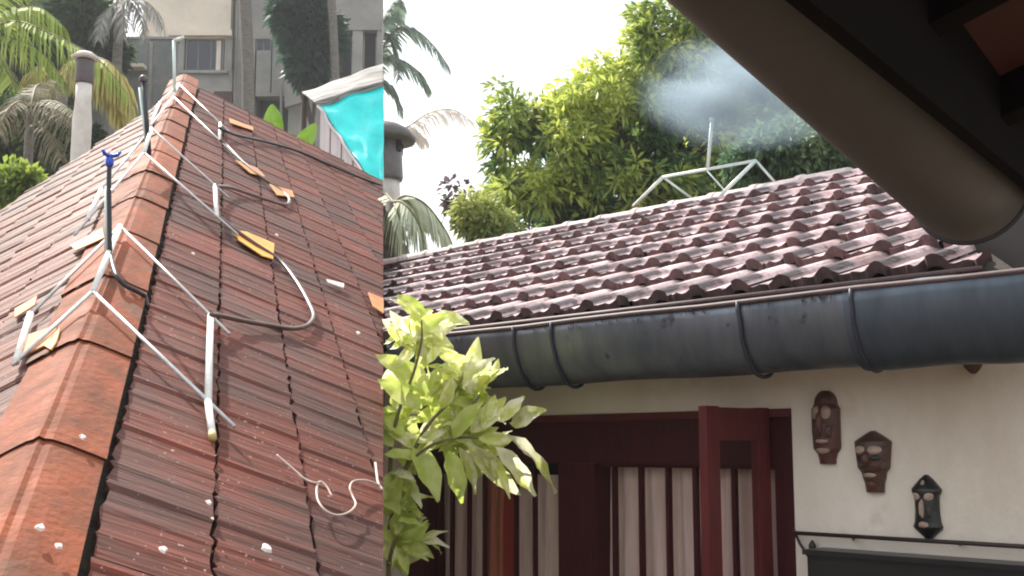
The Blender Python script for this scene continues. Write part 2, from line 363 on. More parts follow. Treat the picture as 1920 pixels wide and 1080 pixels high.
# ridge tiles: angular caps with a collar where one laps the next
RL = 0.605 * KL
def ridge_mesh(seed, big=1.0):
    rd = random.Random(seed); vs = []; fs = []; cs = []
    hw = 0.128 * KL
    half = []
    for q in range(7):
        f_ = q / 6; cs.append((-1, 1 - f_))
    prof = [(-1, 1.0), (-1, .75), (-1, .45), (-1, .2), (-1, .08), (0, 0), (1, .08), (1, .2), (1, .45), (1, .75), (1, 1.0)]
    ys = [(0.0, 1.012, .004), (0.06, 1.014, .005), (0.075, 1.0, 0.0), (RL * .5, .985, -.002), (RL + .03, .97, -.006)]
    for (y, sc, up) in ys:
        for (sd_, f_) in prof:
            base = Vector((0, 0, 0))
            d = (sR if sd_ > 0 else sL) if sd_ else Vector((0, 0, 0))
            nn = ((nR if sd_ > 0 else nL) if sd_ else uh)
            round_ = .016 * max(0, 1 - f_ / .25) if sd_ else .010
            p = d * (f_ * hw * sc * (1 if sd_ > 0 else 1.05)) + uh * (up - round_) + r * y + uh * .012 + nn * rd.uniform(-.001, .001)
            vs.append(p)
    k = len(prof)
    for i in range(len(ys) - 1):
        for j in range(k - 1): fs.append((i * k + j, i * k + j + 1, (i + 1) * k + j + 1, (i + 1) * k + j))
    b = len(vs)
    for i in range(len(ys)):
        vs.append(vs[i * k] - nL * .016); vs.append(vs[i * k + k - 1] - nR * .016)
    for i in range(len(ys) - 1):
        fs.append((i * k, (i + 1) * k, b + 2 * i + 2, b + 2 * i)); fs.append((i * k + k - 1, b + 2 * i + 1, b + 2 * i + 3, (i + 1) * k + k - 1))
    return mesh(vs, fs, 'ridge_tile', smooth=False)
rm = [ridge_mesh(k) for k in range(3)]
for me in rm:
    me.materials.append(M['ridge_red'])
t = -0.02 - RL * 2; k = 0
while t < T_END - .05:
    mw = Matrix.Translation(A + r * t + uh * random.uniform(-.002, .003))
    ll = min(1.0, (T_END - t) / RL)
    link('ridge_tile', rm[k % 3], None, house_l, mw @ Matrix.Rotation(random.uniform(-.008, .008), 4, 'Z')); t += RL; k += 1
# deck under the tiles and the walls below
d = MB()
uS = lambda t: ((EYE - roofpt(t, 0, 1)).dot(SEAM_N)) / sR.dot(SEAM_N)
ts = [T_BEG - .3 + (T_END - T_BEG + .3) * i / 12 for i in range(13)]
for i in range(12):
    for (h) in (-.05,):
        q = [roofpt(ts[i], 0.02, 1, -.045), roofpt(ts[i + 1], 0.02, 1, -.045), roofpt(ts[i + 1], uS(ts[i + 1]) - .01, 1, -.045), roofpt(ts[i], uS(ts[i]) - .01, 1, -.045)]
        q2 = [p - nR * .05 for p in q]
        d.hexa(q2 + q)
d.build('roof_deck', M['deck'], house_l)
d = MB()
uK = lambda t: min(2.0 * KL, max(0.05, ((LK1 - roofpt(t, 0, -1)).dot(LK_N)) / sL.dot(LK_N) - .01)) if t > 3.0 * KL else 1.9 * KL
for i in range(12):
    ua, ub = uK(ts[i]), uK(ts[i + 1])
    if sL.dot(LK_N) > 0: ua = ua; ub = ub
    q = [roofpt(ts[i], 0.02, -1, -.045), roofpt(ts[i], ua, -1, -.045), roofpt(ts[i + 1], ub, -1, -.045), roofpt(ts[i + 1], 0.02, -1, -.045)]
    d.hexa([p - nL * .05 for p in q] + q)
d.build('roof_deck', M['deck'], house_l)
d = MB()
for i in range(2, 12):      # walls that carry the roof, set in from its edges
    a0, b0 = roofpt(ts[i], uS(ts[i]) - .12, 1, -.1), roofpt(ts[i + 1], uS(ts[i + 1]) - .12, 1, -.1)
    th = Vector((-.12, 0, 0))
    A0 = Vector((a0.x, a0.y, 0)); B0 = Vector((b0.x, b0.y, 0))
    d.hexa([A0, B0, B0 + th, A0 + th, a0, b0, b0 + th, a0 + th])
d.build('wall', M['plaster'], house_l)

# yellow and orange shards lying on the tiles
def shard(name, corners, side, m, label, group='yellow pieces lying on the roof'):
    n_ = nR if side > 0 else nL
    ps = [hit(x, y, A + n_ * .020, n_) for x, y in corners]
    c = sum(ps, Vector()) / len(ps); k = len(ps); b = MB()
    b.add([p - n_ * .003 for p in ps] + [p + n_ * .003 for p in ps], [tuple(range(k - 1, -1, -1)), tuple(range(k, 2 * k))] + [(i, (i + 1) % k, k + (i + 1) % k, k + i) for i in range(k)])
    me = mesh([v - c for v in b.v], b.f); o = link(name, me, m, None, Matrix.Translation(c))
    return tag(o, label, 'clay shard', group)
shard('clay_shard', [(434, 431), (462, 435), (514, 457), (512, 486), (492, 480), (450, 452)], 1, M['yellow'], 'bright yellow clay shard under the loop of hose, middle of the right slope')
shard('clay_shard', [(440, 300), (482, 315), (498, 332), (470, 325)], 1, M['orange'], 'pale orange clay strip on the far right slope, under the upper hose')
shard('clay_shard', [(505, 345), (548, 358), (552, 370), (520, 366)], 1, M['orange'], 'small orange clay strip beside the bend of the far hose')
shard('clay_shard', [(430, 222), (474, 238), (475, 245), (431, 230)], 1, M['orange'], 'pale orange strip near the far rake of the right slope')
shard('clay_shard', [(690, 548), (719, 560), (719, 588), (700, 575)], 1, M['orange'], 'orange clay shard at the cut right edge of the dark roof')
shard('clay_shard', [(612, 524), (645, 532), (644, 540), (616, 530)], 1, M['chip'], 'whitish sliver lying between two courses right of the hose loop')
shard('clay_shard', [(132, 460), (192, 428), (196, 446), (142, 470)], -1, M['orange'], 'orange clay strip on the left slope beside the black sprinkler pole')
shard('clay_shard', [(28, 580), (70, 555), (66, 572), (28, 596)], -1, M['orange'], 'orange strip high on the left slope at the frame edge')
shard('clay_shard', [(42, 632), (108, 610), (100, 640), (60, 660), (28, 676)], -1, M['orange'], 'orange broken clay piece under the near stand on the left slope')
shard('clay_shard', [(82, 648), (114, 614), (106, 642), (96, 656)], -1, M['yellow'], 'bright yellow triangular shard next to the ridge on the left slope')
# white chips
chips = [(155, 820, 9, 1, 'white chip on the orange ridge tile, uppermost of the ridge chips'), (76, 990, 13, 1, 'larger white chip low on the orange ridge'), (111, 1024, 10, 1, 'white chip at the foot of the orange ridge near its dark gap'),
         (306, 1031, 11, 1, 'white chip low on the first tile course right of the ridge'), (500, 1029, 14, 1, 'largest white chip low on the second tile course'),
         (391, 942, 8, 1, 'white chip beside the dark gap between first and second courses'), (398, 972, 5, 1, 'tiny white chip just below another in the dark gap'),
         (518, 441, 6, 1, 'tiny white chip right of the bright yellow shard'), (672, 625, 7, 1, 'white chip on the far right course of the dark roof'), (362, 476, 5, 1, 'tiny white chip left of the bright yellow shard')]
for (x, y, s_, sd_, lab) in chips:
    onr = x < 240 and y > 780
    c = hit(x, y, A + nR * (.03 if onr else .022), nR); sc = s_ * (c - EYE).dot(CF) / FPX
    vs = []; 
    for k in range(9):
        a = 2 * PI * k / 9; rr = sc * random.uniform(.6, 1.15); vs.append((math.cos(a) * rr * 1.25, math.sin(a) * rr * .85, 0))
    k = 9; vv = vs + [(x_ * .7, y_ * .7, sc * .35) for x_, y_, _ in vs]
    me = mesh(vv, [tuple(range(8, -1, -1)), tuple(range(9, 18))] + [(i, (i + 1) % k, k + (i + 1) % k, k + i) for i in range(k)], smooth=False)
    mw = Matrix((r, -sR, nR)).transposed().to_4x4() if r.cross(-sR).dot(nR) > 0 else Matrix((r, sR, nR)).transposed().to_4x4()
    mw.translation = c
    tag(link('paint_chip', me, M['chip'], None, mw), lab, 'chip', 'white chips scattered on the dark roof')

# sprinkler stands on the ridge
VN = mm                                                                  # upright plane along the ridge
def on_ridge(x, y):
    p = hit(x, y, A, VN); return p
def on_slope(x, y, side, h=.03):
    n_ = nR if side > 0 else nL; return hit(x, y, A + n_ * h, n_)
def stand(label, top, rleg, lleg, rbar, lbar, pole, head, rad=.0095, white=True):
    b0, b1 = on_ridge(*top[0]), on_ridge(*top[1])
    e = empty('sprinkler_stand', b0, label, 'sprinkler stand', 'pipe stands for roof sprinklers on the dark roof')
    MB().tube([b0, b1], rad * 1.35).build('top_bar', M['pipe_white'], e, True)
    R1, R2 = on_slope(*rleg[0], 1), on_slope(*rleg[1], 1); L1, L2 = on_slope(*lleg[0], -1), on_slope(*lleg[1], -1)
    for a, b in ((b0, R1), (b1, R2), (b0, L1), (b1, L2)): MB().tube([a, b], rad * .78).build('leg', M['galv'], e, True)
    def along(a, b, x):          # point on a leg at a picture column
        pa = a - EYE; f0, f1 = 0.0, 1.0
        for _ in range(40):
            f_ = (f0 + f1) / 2; p = a.lerp(b, f_) - EYE; px = 960 + FPX * p.dot(CR) / p.dot(CF)
            pa0 = 960 + FPX * (a - EYE).dot(CR) / (a - EYE).dot(CF)
            if (px < x) == (pa0 < x): f0 = f_
            else: f1 = f_
        return a.lerp(b, (f0 + f1) / 2)
    q0, q1 = along(b0, R1, rbar[0]), along(b1, R2, rbar[1])
    MB().tube([q0, q1], rad * 1.45).build('side_bar', M['pipe_white'], e, True)
    if len(rbar) > 2:
        q2 = on_slope(*rbar[2], 1, .012)
        MB().tube([q1, q2], rad * 1.3).build('foot_pipe', M['pipe_white'], e, True)
        dd = (q2 - q1).normalized()
        MB().tube([q2 - dd * .04, q2 + dd * .004], rad * 1.36).build('end_cap', M['endcap'], e, True)
    p0, p1 = along(b0, L1, lbar[0]), along(b1, L2, lbar[1])
    MB().tube([p0, p1], rad * 1.45).build('side_bar', M['pipe_white'], e, True)
    return e, b0, b1, q0, q1
NEAR = stand('nearest pipe stand astride the ridge, with black hose pole and blue sprinkler head', [(225, 424), (174, 546)], [(430, 626), (440, 800)], [(46, 600), (24, 684)], [395, 390, (399, 822)], [57, 30], None, None)
MID = stand('middle pipe stand astride the ridge, with pale bare-topped pole', [(284, 241), (270, 286)], [(428, 370), (446, 440)], [(176, 372), (140, 440)], [403, 406], [190, 165], None, None)
FAR = stand('farthest pipe stand at the end of the ridge, with thin white pole', [(335, 157), (325, 181)], [(430, 247), (456, 305)], [(270, 222), (262, 262)], [413, 411], [300, 282], None, None)
def pole(base, px_top, e, m, rad, head):
    # upright pole: foot on the stand's bar, top where its picture row is
    v = base - EYE; D = v.dot(CF)
    h = 0.05
    for _ in range(60):
        p = base + UP * h - EYE; y = 540 - FPX * p.dot(CU) / p.dot(CF)
        h += (y - px_top) * D / FPX * .9
    top = base + UP * h
    return top
# near: black riser hose with a blue three-armed head
e = NEAR[0]; base = NEAR[1].lerp(NEAR[2], .46); top = pole(base, 300, e, None, 0, None)
lean = Vector((-.016, 0, 0))
MB().tube(spline([base + Vector((.004, 0, -.0)), base.lerp(top, .35) + lean * .3, base.lerp(top, .75) + lean * .9, top + lean], 5), .0105).build('riser', M['hose_black'], e, True)
MB().tube([base + Vector((-.012, 0.01, -.01)), base.lerp(top, .72) + lean + Vector((-.010, .016, 0))], .012).build('support_pole', M['pipe_pale'], e, True)
hd = MB(); T = top + lean; hd.lathe(T + UP * -.03, [(.012, 0), (.018, .009), (.018, .033), (.010, .042), (.010, .054)], 12)
sh = hd.build('sprinkler_head', M['blue'], e, True)
for a in (0.15, 2.2, 4.25):
    dv = Vector((math.cos(a), math.sin(a), .25))
    ab = MB().tube([T + UP * .015, T + UP * .015 + dv * .030, T + UP * .027 + dv * .045], [.008, .009, .006], 7)
    o = ab.build('nozzle', M['blue'], sh, True)
hz = MB().tube(spline([base + Vector((.004, 0, 0)), on_slope(216, 512, 1, .05), on_slope(232, 533, 1, .035), on_slope(256, 546, 1, .03), on_slope(272, 556, 1, .012), on_slope(276, 575, 1, -.01)], 6), .0095)
tag(hz.build('hose', M['hose_black'], None, True), 'black hose dropping from the blue sprinkler pole into the dark gap', 'hose')
# middle
e = MID[0]; base = MID[2].lerp(MID[1], .35); base = on_ridge(280, 291); top = pole(base, 152, e, None, 0, None)
lean = Vector((-.06, 0, 0))
MB().tube([base, top + lean], .016).build('riser', M['hose_black'], e, True)
MB().tube([base + Vector((-.014, 0.012, 0)), top + lean * 1.15 + Vector((-.016, .016, -.04))], .012).build('support_pole', M['pipe_pale'], e, True)
MB().lathe(top + lean - UP * .005, [(.018, 0), (.027, .009), (.027, .03), (.015, .042)], 12).build('sprinkler_head', M['vent_cap'], e, True)
# far
e = FAR[0]; base = FAR[1].lerp(FAR[2], .75); top = pole(base, 76, e, None, 0, None)
MB().tube([base, top + Vector((-.03, 0, 0))], .016).build('riser', M['pipe_pale'], e, True)
MB().tube([top + Vector((-.03, 0, 0)), top + Vector((.03, 0, .015)), top + Vector((.07, 0, .04))], [.017, .022, .015]).build('sprinkler_head', M['pipe_pale'], e, True)

# brown hoses looping over the right slope
def roof_hose(px, rad, label, m=None, lift=.03):
    pts = [on_slope(x, y, 1, h) for x, y, h in px]
    return tag(MB().tube(spline(pts, 6), rad * KL).build('hose', m or M['hose_brown'], None, True), label, 'hose')
roof_hose([(396, 590, .05), (414, 592, .04), (455, 601, .022), (510, 611, .018), (550, 616, .018), (576, 610, .018), (588, 594, .018), (580, 570, .018), (556, 528, .018), (524, 488, .02), (480, 458, .03), (440, 430, .035), (408, 404, .045)], .0078,
          'brown hose looping wide from the near stand up to the middle stand')
roof_hose([(403, 349, .06), (430, 351, .035), (470, 364, .018), (515, 379, .018), (538, 383, .018), (542, 372, .02), (527, 357, .02), (490, 332, .025), (450, 298, .03), (425, 272, .04), (412, 262, .05)], .0085,
          'dark brown hose bending back from the middle stand to the far stand')
roof_hose([(412, 240, .06), (440, 252, .035), (500, 266, .02), (560, 284, .02), (620, 310, .02), (680, 335, .02), (714, 347, .02)], .010,
          'dark hose lying straight along the far rake of the right slope', M['hose_black'])
roof_hose([(519, 853, .02), (545, 875, .02), (572, 898, .022), (590, 905, .03), (602, 903, .03)], .0022, 'short pale wire end sticking across the tiles', M['wire'])
roof_hose([(622, 930, .025), (612, 912, .03), (600, 903, .03), (594, 915, .025), (596, 938, .022), (610, 957, .022), (632, 966, .022), (655, 960, .022), (667, 946, .022), (661, 930, .022), (656, 914, .03), (664, 902, .03), (688, 901, .03), (712, 910, .022)], .0024,
          'curl of thin pale wire low on the dark roof', M['wire'])
roof_hose([(704, 868, .04), (706, 885, .03), (709, 905, .022), (717, 918, .02)], .003, 'stub of white wire at the lower right roof edge', M['chip'])

# ================================================================ left background
def scr_box(name, m, parent, x0, y0, x1, y1, D, depth, ground=False):
    """box facing the camera side, corners taken at distance D"""
    a = P(x0, y1, D); b = P(x1, y0, D); z0 = 0 if ground else a.z
    y = a.y
    return MB().box(Vector((a.x, y, z0)), Vector((b.x - a.x, 0, 0)), Vector((0, depth, 0)), Vector((0, 0, b.z - z0))).build(name, m, parent)
DB = 40.0
bld = empty('apartment_building', P(520, 200, DB) * Vector((1, 1, 0)).x and Vector((P(520, 200, DB).x, P(520, 200, DB).y, 0)), 'grey and beige concrete building behind the red roof, with dark windows and columns', 'building')
YB = P(500, 840, DB).y
def fz(x, y): # point on the facade plane
    return hit(x, y, Vector((0, YB, 0)), Vector((0, 1, 0)))
def fbox(name, m, x0, y0, x1, y1, back, front, parent=bld, ground=False):
    a = fz(x0, y1); b = fz(x1, y0); xm = fz((x0 + x1) / 2, y1)
    z0 = 0 if ground else a.z
    return MB().box(Vector((a.x, YB - front, z0)), Vector((b.x - a.x, 0, 0)), Vector((0, front + back, 0)), Vector((0, 0, b.z - z0))).build(name, m, parent)
# main walls with real openings: pieces round the window
fbox('wall', M['beige'], 266, -60, 436, 72, 4, 0)
fbox('wall', M['concrete'], 266, 72, 318, 300, 4, -.05, ground=True)
fbox('wall', M['concrete'], 318, 72, 346, 134, 4, 0)
fbox('wall', M['concrete'], 420, 72, 436, 134, 4, 0)
fbox('wall', M['concrete'], 318, 134, 436, 300, 4, 0, ground=True)
fbox('wall', M['concrete'], 436, -60, 538, 68, 4, -.25)
fbox('wall', M['concrete'], 436, 68, 476, 300, 4, -.25, ground=True)
fbox('wall', M['concrete'], 506, 68, 538, 170, 4, -.25)
fbox('wall', M['concrete'], 476, 91, 506, 170, 4, -.25)
fbox('wall', M['concrete'], 476, 170, 538, 176, 4, -.26)
fbox('opening', M['opening'], 476, 176, 538, 300, 3.8, -.9, ground=True)
w_ = fbox('window', M['winframe'], 343, 70, 422, 136, -.02, .04)
bpy.data.objects.remove(w_)
def window(x0, y0, x1, y1, off, curtain=False, bars=1):
    f = MB(); a = fz(x0, y1); b = fz(x1, y0); Y = YB + off; t = .045
    wv = b.x - a.x; hv = b.z - a.z
    for (ox, oz, lx, lz) in ((0, 0, t, hv), (wv - t, 0, t, hv), (t, 0, wv - 2 * t, t), (t, hv - t, wv - 2 * t, t)):
        f.box(Vector((a.x + ox, Y, a.z + oz)), Vector((lx, 0, 0)), Vector((0, .09, 0)), Vector((0, 0, lz)))
    for k in range(bars):
        f.box(Vector((a.x + wv * (k + 1) / (bars + 1) - .018, Y + .01, a.z + t)), Vector((.036, 0, 0)), Vector((0, .06, 0)), Vector((0, 0, hv - 2 * t)))
    wo_ = f.build('window', M['winframe'], bld)
    MB().box(Vector((a.x + t, Y + .03, a.z + t)), Vector((wv - 2 * t, 0, 0)), Vector((0, .012, 0)), Vector((0, 0, hv - 2 * t))).build('pane', M['winglass'], wo_)
    if curtain:
        MB().box(Vector((a.x + wv * .80, Y + .012, a.z + .06)), Vector((wv * .12, 0, 0)), Vector((0, .015, 0)), Vector((0, 0, hv - .12))).build('sliding_panel', M['beige'], wo_)
    return wo_
window(346, 72, 420, 134, .05, True, 2)
window(476, 68, 506, 91, .32, False, 1)
fbox('window_sill', M['concrete'], 338, 134, 428, 139, 0, .16)
fbox('ledge', M['beige'], 318, 60, 437, 70, 0, .22)
fbox('column', M['concrete'], 438, -60, 449, 300, .1, .22, ground=True)
fbox('column', M['concrete'], 523, -60, 536, 300, .1, .12, ground=True)
# recessed verandah on the right
fbox('wall', M['greywall'], 538, -60, 697, 300, 4, -3.4, ground=True)
fbox('floor_slab', M['concrete'], 538, 38, 717, 58, .6, .1)
fbox('wall', M['concrete'], 538, -70, 718, 30, .4, .0)
fbox('parapet', M['concrete'], 600, 30, 718, 38, -.0, .08)
fbox('column', M['concrete'], 657, 58, 681, 300, .5, .05, ground=True)
fbox('column', M['concrete'], 704, 58, 717.0, 300, .3, .05, ground=True)
fbox('opening', M['opening'], 630, 62, 656, 150, .5, -.3)
fbox('opening', M['opening'], 681.5, 60, 703, 150, .3, -.2)
fbox('parapet', M['concrete'], 538, 150, 717, 300, .15, .0, ground=True)
fbox('door', M['reddoor'], 400, 172, 437, 215, 0, .05)
# stair wall, sloped
a, b, c_, d_ = fz(540, 118), fz(556, 130), fz(574, 200), fz(540, 210)
q = [Vector((p.x, YB - .6, p.z)) for p in (d_, c_, b, a)]
MB().hexa(q + [p + Vector((0, .3, 0)) for p in q]).build('stair_wall', M['concrete'], bld)
# low dark wall on the left with a pale coping
DW = 32.0; YW = P(200, 840, DW).y
def wz(x, y): return hit(x, y, Vector((0, YW, 0)), Vector((0, 1, 0)))
dw = empty('yard_wall', Vector((wz(230, 100).x, YW, 0)), 'dark damp wall standing behind the left end of the red roof', 'wall')
a, b = wz(-160, 200), wz(329, 74)
MB().box(Vector((a.x, YW, 0)), Vector((b.x - a.x, 0, 0)), Vector((0, .3, 0)), Vector((0, 0, b.z))).build('wall', M['greywall'], dw)
MB().box(Vector((a.x - .03, YW - .05, b.z)), Vector((b.x - a.x + .06, 0, 0)), Vector((0, .4, 0)), Vector((0, 0, .07))).build('coping', M['concrete'], dw)
a, b = wz(222, 131), wz(276, 123)
MB().box(Vector((a.x, YW - .35, a.z - .02)), Vector((b.x - a.x, 0, 0)), Vector((0, .35, 0)), Vector((0, 0, .10))).build('ledge', M['beige'], dw)
a, b = wz(277, 200), wz(286, 80)
MB().box(Vector((a.x, YW - .06, 0)), Vector((.09, 0, 0)), Vector((0, .06, 0)), Vector((0, 0, b.z))).build('pier', M['concrete'], dw)

# teal shed behind the far right corner of the roof
s1, s2 = P(600, 198, 15.9), P(719.3, 161, 16.1); s3, s4 = P(719.3, 358, 14.6), P(708, 358, 14.5)
shed = empty('shed', Vector((s1.x, s1.y, 0)), 'small shed roofed with bright teal tarpaulin and a weathered tin sheet', 'shed')
def sheet(a, b, c, d, nu, nv, amp, th, name, m, parent, wave=0, seed=0):
    vs = []; nn = (b - a).cross(d - a).normalized()
    if nn.z < 0: nn = -nn
    for lay in (0, 1):
        for i in range(nu + 1):
            for j in range(nv + 1):
                u, v = i / nu, j / nv
                p = (a.lerp(b, u)).lerp(d.lerp(c, u), v)
                h = amp * noise.noise(Vector((u * 3 + seed, v * 5, seed))) + (wave * math.sin(u * 60) if wave else 0)
                vs.append(p + nn * (h - th * lay))
    fs = []; K = (nu + 1) * (nv + 1)
    for i in range(nu):
        for j in range(nv):
            q = i * (nv + 1) + j; f4 = (q, q + nv + 1, q + nv + 2, q + 1)
            fs.append(f4); fs.append(tuple(x + K for x in reversed(f4)))
    edge = [i * (nv + 1) for i in range(nu + 1)] + [nu * (nv + 1) + j for j in range(1, nv + 1)] + [i * (nv + 1) + nv for i in range(nu - 1, -1, -1)] + [j for j in range(nv - 1, 0, -1)]
    for i in range(len(edge)): x, y = edge[i], edge[(i + 1) % len(edge)]; fs.append((x, x + K, y + K, y))
    return link(name, mesh(vs, fs, name, True), m, parent)
sheet(s1, s2, s3, s4, 16, 20, .07, .012, 'tarpaulin', M['teal'], shed, seed=2)
u1, u2 = P(566, 172, 17.6), P(719.3, 119, 17.9)
sheet(s1 + Vector((-.06, -.04, .03)), s2 + Vector((0, -.04, .03)), u2, u1, 60, 8, .05, .02, 'tin_sheet', M['tin'], shed, seed=5)
ed = [s1.lerp(s4, k / 10) + Vector((-.03 + .015 * math.sin(k * 2.1), 0, .015 * math.sin(k * 1.7))) for k in range(11)]
MB().tube(ed, .02, 7).build('tarpaulin_hem', M['shedboard'], shed, True)
for k in range(5):
    f0, f1 = k / 5 + .012, (k + 1) / 5 - .016
    a, b = s1.lerp(s4, f0) - UP * .05, s1.lerp(s4, f1) - UP * .05
    th = Vector((.03, .03, 0))
    a0, b0 = Vector((a.x, a.y, 0)), Vector((b.x, b.y, 0))
    MB().hexa([a0, b0, b0 + th, a0 + th, a, b, b + th, a + th]).build('board', M['shedboard'], shed)
q0, q1 = s1 + Vector((.06, .08, -.06)), s4 + Vector((.06, .08, -.06))
MB().hexa([Vector((q0.x, q0.y, 0)), Vector((q1.x, q1.y, 0)), Vector((q1.x + .04, q1.y + .04, 0)), Vector((q0.x + .04, q0.y + .04, 0)), q0, q1, q1 + Vector((.04, .04, 0)), q0 + Vector((.04, .04, 0))]).build('backing_wall', M['opening'], shed)
q0 = u1 + Vector((.05, -.05, -.06)); MB().tube([Vector((q0.x, q0.y, 0)), q0], .04).build('post', M['bark2'], shed)

# vents
def vent(x, ytop, ybase, D, rw, label, capped=True):
    top = P(x, ytop, D); k = rw
    e = empty('vent_pipe', Vector((top.x, top.y, 0)), label, 'vent pipe', 'vent pipes with metal caps')
    z = top.z; C = Vector((top.x, top.y, 0))
    MB().lathe(C, [(k * .98, 0), (k * .98, z - k * 4.4), (k * .92, z - k * 3.4)], 20).build('pipe', M['vent_white'], e, True)
    MB().lathe(C, [(k * 1.06, z - k * 3.5), (k * 1.12, z - k * 3.3), (k * 1.05, z - k * 2.0), (k * .98, z - k * 1.2), (k * .9, z - k * .9)], 20).build('collar', M['vent_grey'], e, True)
    cp = MB().lathe(C, [(k * 1.75, z - k * 1.25), (k * 1.85, z - k * 1.05), (k * 1.5, z - k * .55), (k * .9, z - k * .2), (k * .25, z)], 24).build('cap', M['vent_cap'], e, True)
    for j in range(6):
        a = 2 * PI * j / 6 + .5; c = C + Vector((math.cos(a) * k * 1.0, math.sin(a) * k * 1.0, z - k * 1.9)); tq = Vector((-math.sin(a), math.cos(a), 0)) * k * .16; rd_ = Vector((math.cos(a), math.sin(a), 0)) * k * .12
        MB().box(c - tq, tq * 2, rd_, UP * k * .8).build('slot', M['opening'], e)
vent(721, 228, 420, 19.0, .28, 'white vent pipe with dark hat-shaped cap beside the teal shed')
top = P(160, 112, 14.2)
e = empty('vent_pipe', Vector((top.x, top.y, 0)), 'cream vent pipe with square brown top among dry palm fronds, beyond the left slope', 'vent pipe', 'vent pipes with metal caps')
C = Vector((top.x, top.y, 0)); z = top.z
MB().lathe(C, [(.115, 0), (.112, z - .78), (.092, z - .50), (.094, z - .3)], 20).build('pipe', M['vent_white'], e, True)
MB().lathe(C, [(.10, z - .305), (.108, z - .285), (.108, z - .03), (.10, z)], 20).build('collar', M['vent_cap'], e, True)
MB().lathe(C, [(.15, z + .002), (.165, z + .03), (.08, z + .09), (.03, z + .10)], 20).build('cap', M['vent_white'], e, True)

# ---------------------------------------------------------------- foliage builders
class Leaves:
    def __init__(s): s.v = []; s.f = []; s.c = []
    def leaf(s, base, d, side, ln, wd, col, droop=0.0):
        d = d.normalized(); side = (side - d * side.dot(d)); side = side.normalized() if side.length > 1e-5 else d.orthogonal().normalized()
        nn = d.cross(side)
        b = len(s.v); mid = base + d * ln * .5 - UP * droop * ln * .25; tip = base + d * ln - UP * droop * ln
        s.v += [base, mid + side * wd * .5 + nn * wd * .12, tip, mid - side * wd * .5 + nn * wd * .12]
        s.f += [(b, b + 1, b + 2), (b, b + 2, b + 3)]; s.c += [col, col]
    def strip(s, pts, w0, side, col):
        b = len(s.v); k = len(pts)
        for i, p in enumerate(pts):
            w = w0 * (1 - (i / (k - 1)) ** 2) * .5 + .0005; s.v += [p - side * w, p + side * w]
        for i in range(k - 1): s.f.append((b + 2 * i, b + 2 * i + 1, b + 2 * i + 3, b + 2 * i + 2)); s.c.append(col)
    def build(s, name, m, parent):
        me = mesh(s.v, s.f, name)
        at = me.attributes.new('leaf_age', 'FLOAT_COLOR', 'FACE')
        at.data.foreach_set('color', [x for c in s.c for x in (*c, 1.0)])
        return link(name, me, m, parent)
def mixc(a, b, t): return tuple(a[i] * (1 - t) + b[i] * t for i in range(3))
def rnd_unit(rd):
    while True:
        v = Vector((rd.uniform(-1, 1), rd.uniform(-1, 1), rd.uniform(-1, 1)))
        if .05 < v.length < 1: return v.normalized()

def tree(name, label, blobs, D, trunk_px, nclump, per, ln, wd, young, old, seed, young_bias=.5, group=None, trunk_r=.14, spread=1.0, tips=()):
    rd = random.Random(seed)
    tb = P(*trunk_px, D); base = Vector((tb.x, tb.y, 0))
    e = empty(name, base, label, 'tree', group)
    px = D / FPX; L = Leaves(); clumps = []; tot = sum(b[2] * b[3] for b in blobs)
    cens = []
    for (x, y, rx, ry, dd) in blobs:
        c = P(x, y, D + dd); R3 = Vector((rx * px, (rx + ry) * .5 * px * .8, ry * px)); cens.append((c, R3))
        for _ in range(int(nclump * rx * ry / tot)):
            v = rnd_unit(rd); k = rd.uniform(.55, 1.0) ** .6 * rd.uniform(.9, 1.06)
            p = c + Vector((v.x * R3.x, v.y * R3.y, v.z * R3.z)) * k
            if noise.noise(p * 1.7 + Vector((seed, 0, 0))) < -.28: continue            # gaps between the boughs
            clumps.append((p, v, k))
    for x, y in tips: clumps.append((P(x, y, D), UP, 1.0))
    for p, v, k in clumps:
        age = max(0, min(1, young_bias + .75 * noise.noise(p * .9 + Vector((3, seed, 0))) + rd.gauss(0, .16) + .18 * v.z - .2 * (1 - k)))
        out = (v + UP * .35).normalized()
        for _ in range(rd.randint(int(per * .6), int(per * 1.3))):
            w = rnd_unit(rd); dd = (out * .55 + w).normalized(); dd.z -= rd.uniform(0, .75)
            b = p + w * ln * rd.uniform(.1, .75) * spread
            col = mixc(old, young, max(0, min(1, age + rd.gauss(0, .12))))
            L.leaf(b, dd, rnd_unit(rd), ln * rd.uniform(.65, 1.2), wd * rd.uniform(.8, 1.2), col, rd.uniform(0, .35))
    L.build('crown', M['leaf'], e)
    hub = base + UP * max(1.0, (min(c.z - R.z for c, R in cens) * .9))
    MB().tube(spline([base, base.lerp(hub, .5) + Vector((.06, 0, 0)), hub], 4), [trunk_r * (1.2 - .4 * i / 8) for i in range(9)], 10).build('trunk', M['bark2'], e, True)
    for c, R in cens:
        m_ = hub.lerp(c, .5) + Vector((rd.uniform(-.2, .2), rd.uniform(-.2, .2), 0))
        pts = spline([hub - UP * .1, m_, c + Vector((0, 0, R.z * .4))], 4)
        MB().tube(pts, [trunk_r * .6 * (1 - .8 * i / (len(pts) - 1)) for i in range(len(pts))], 7).build('limb', M['bark2'], e, True)
    return e

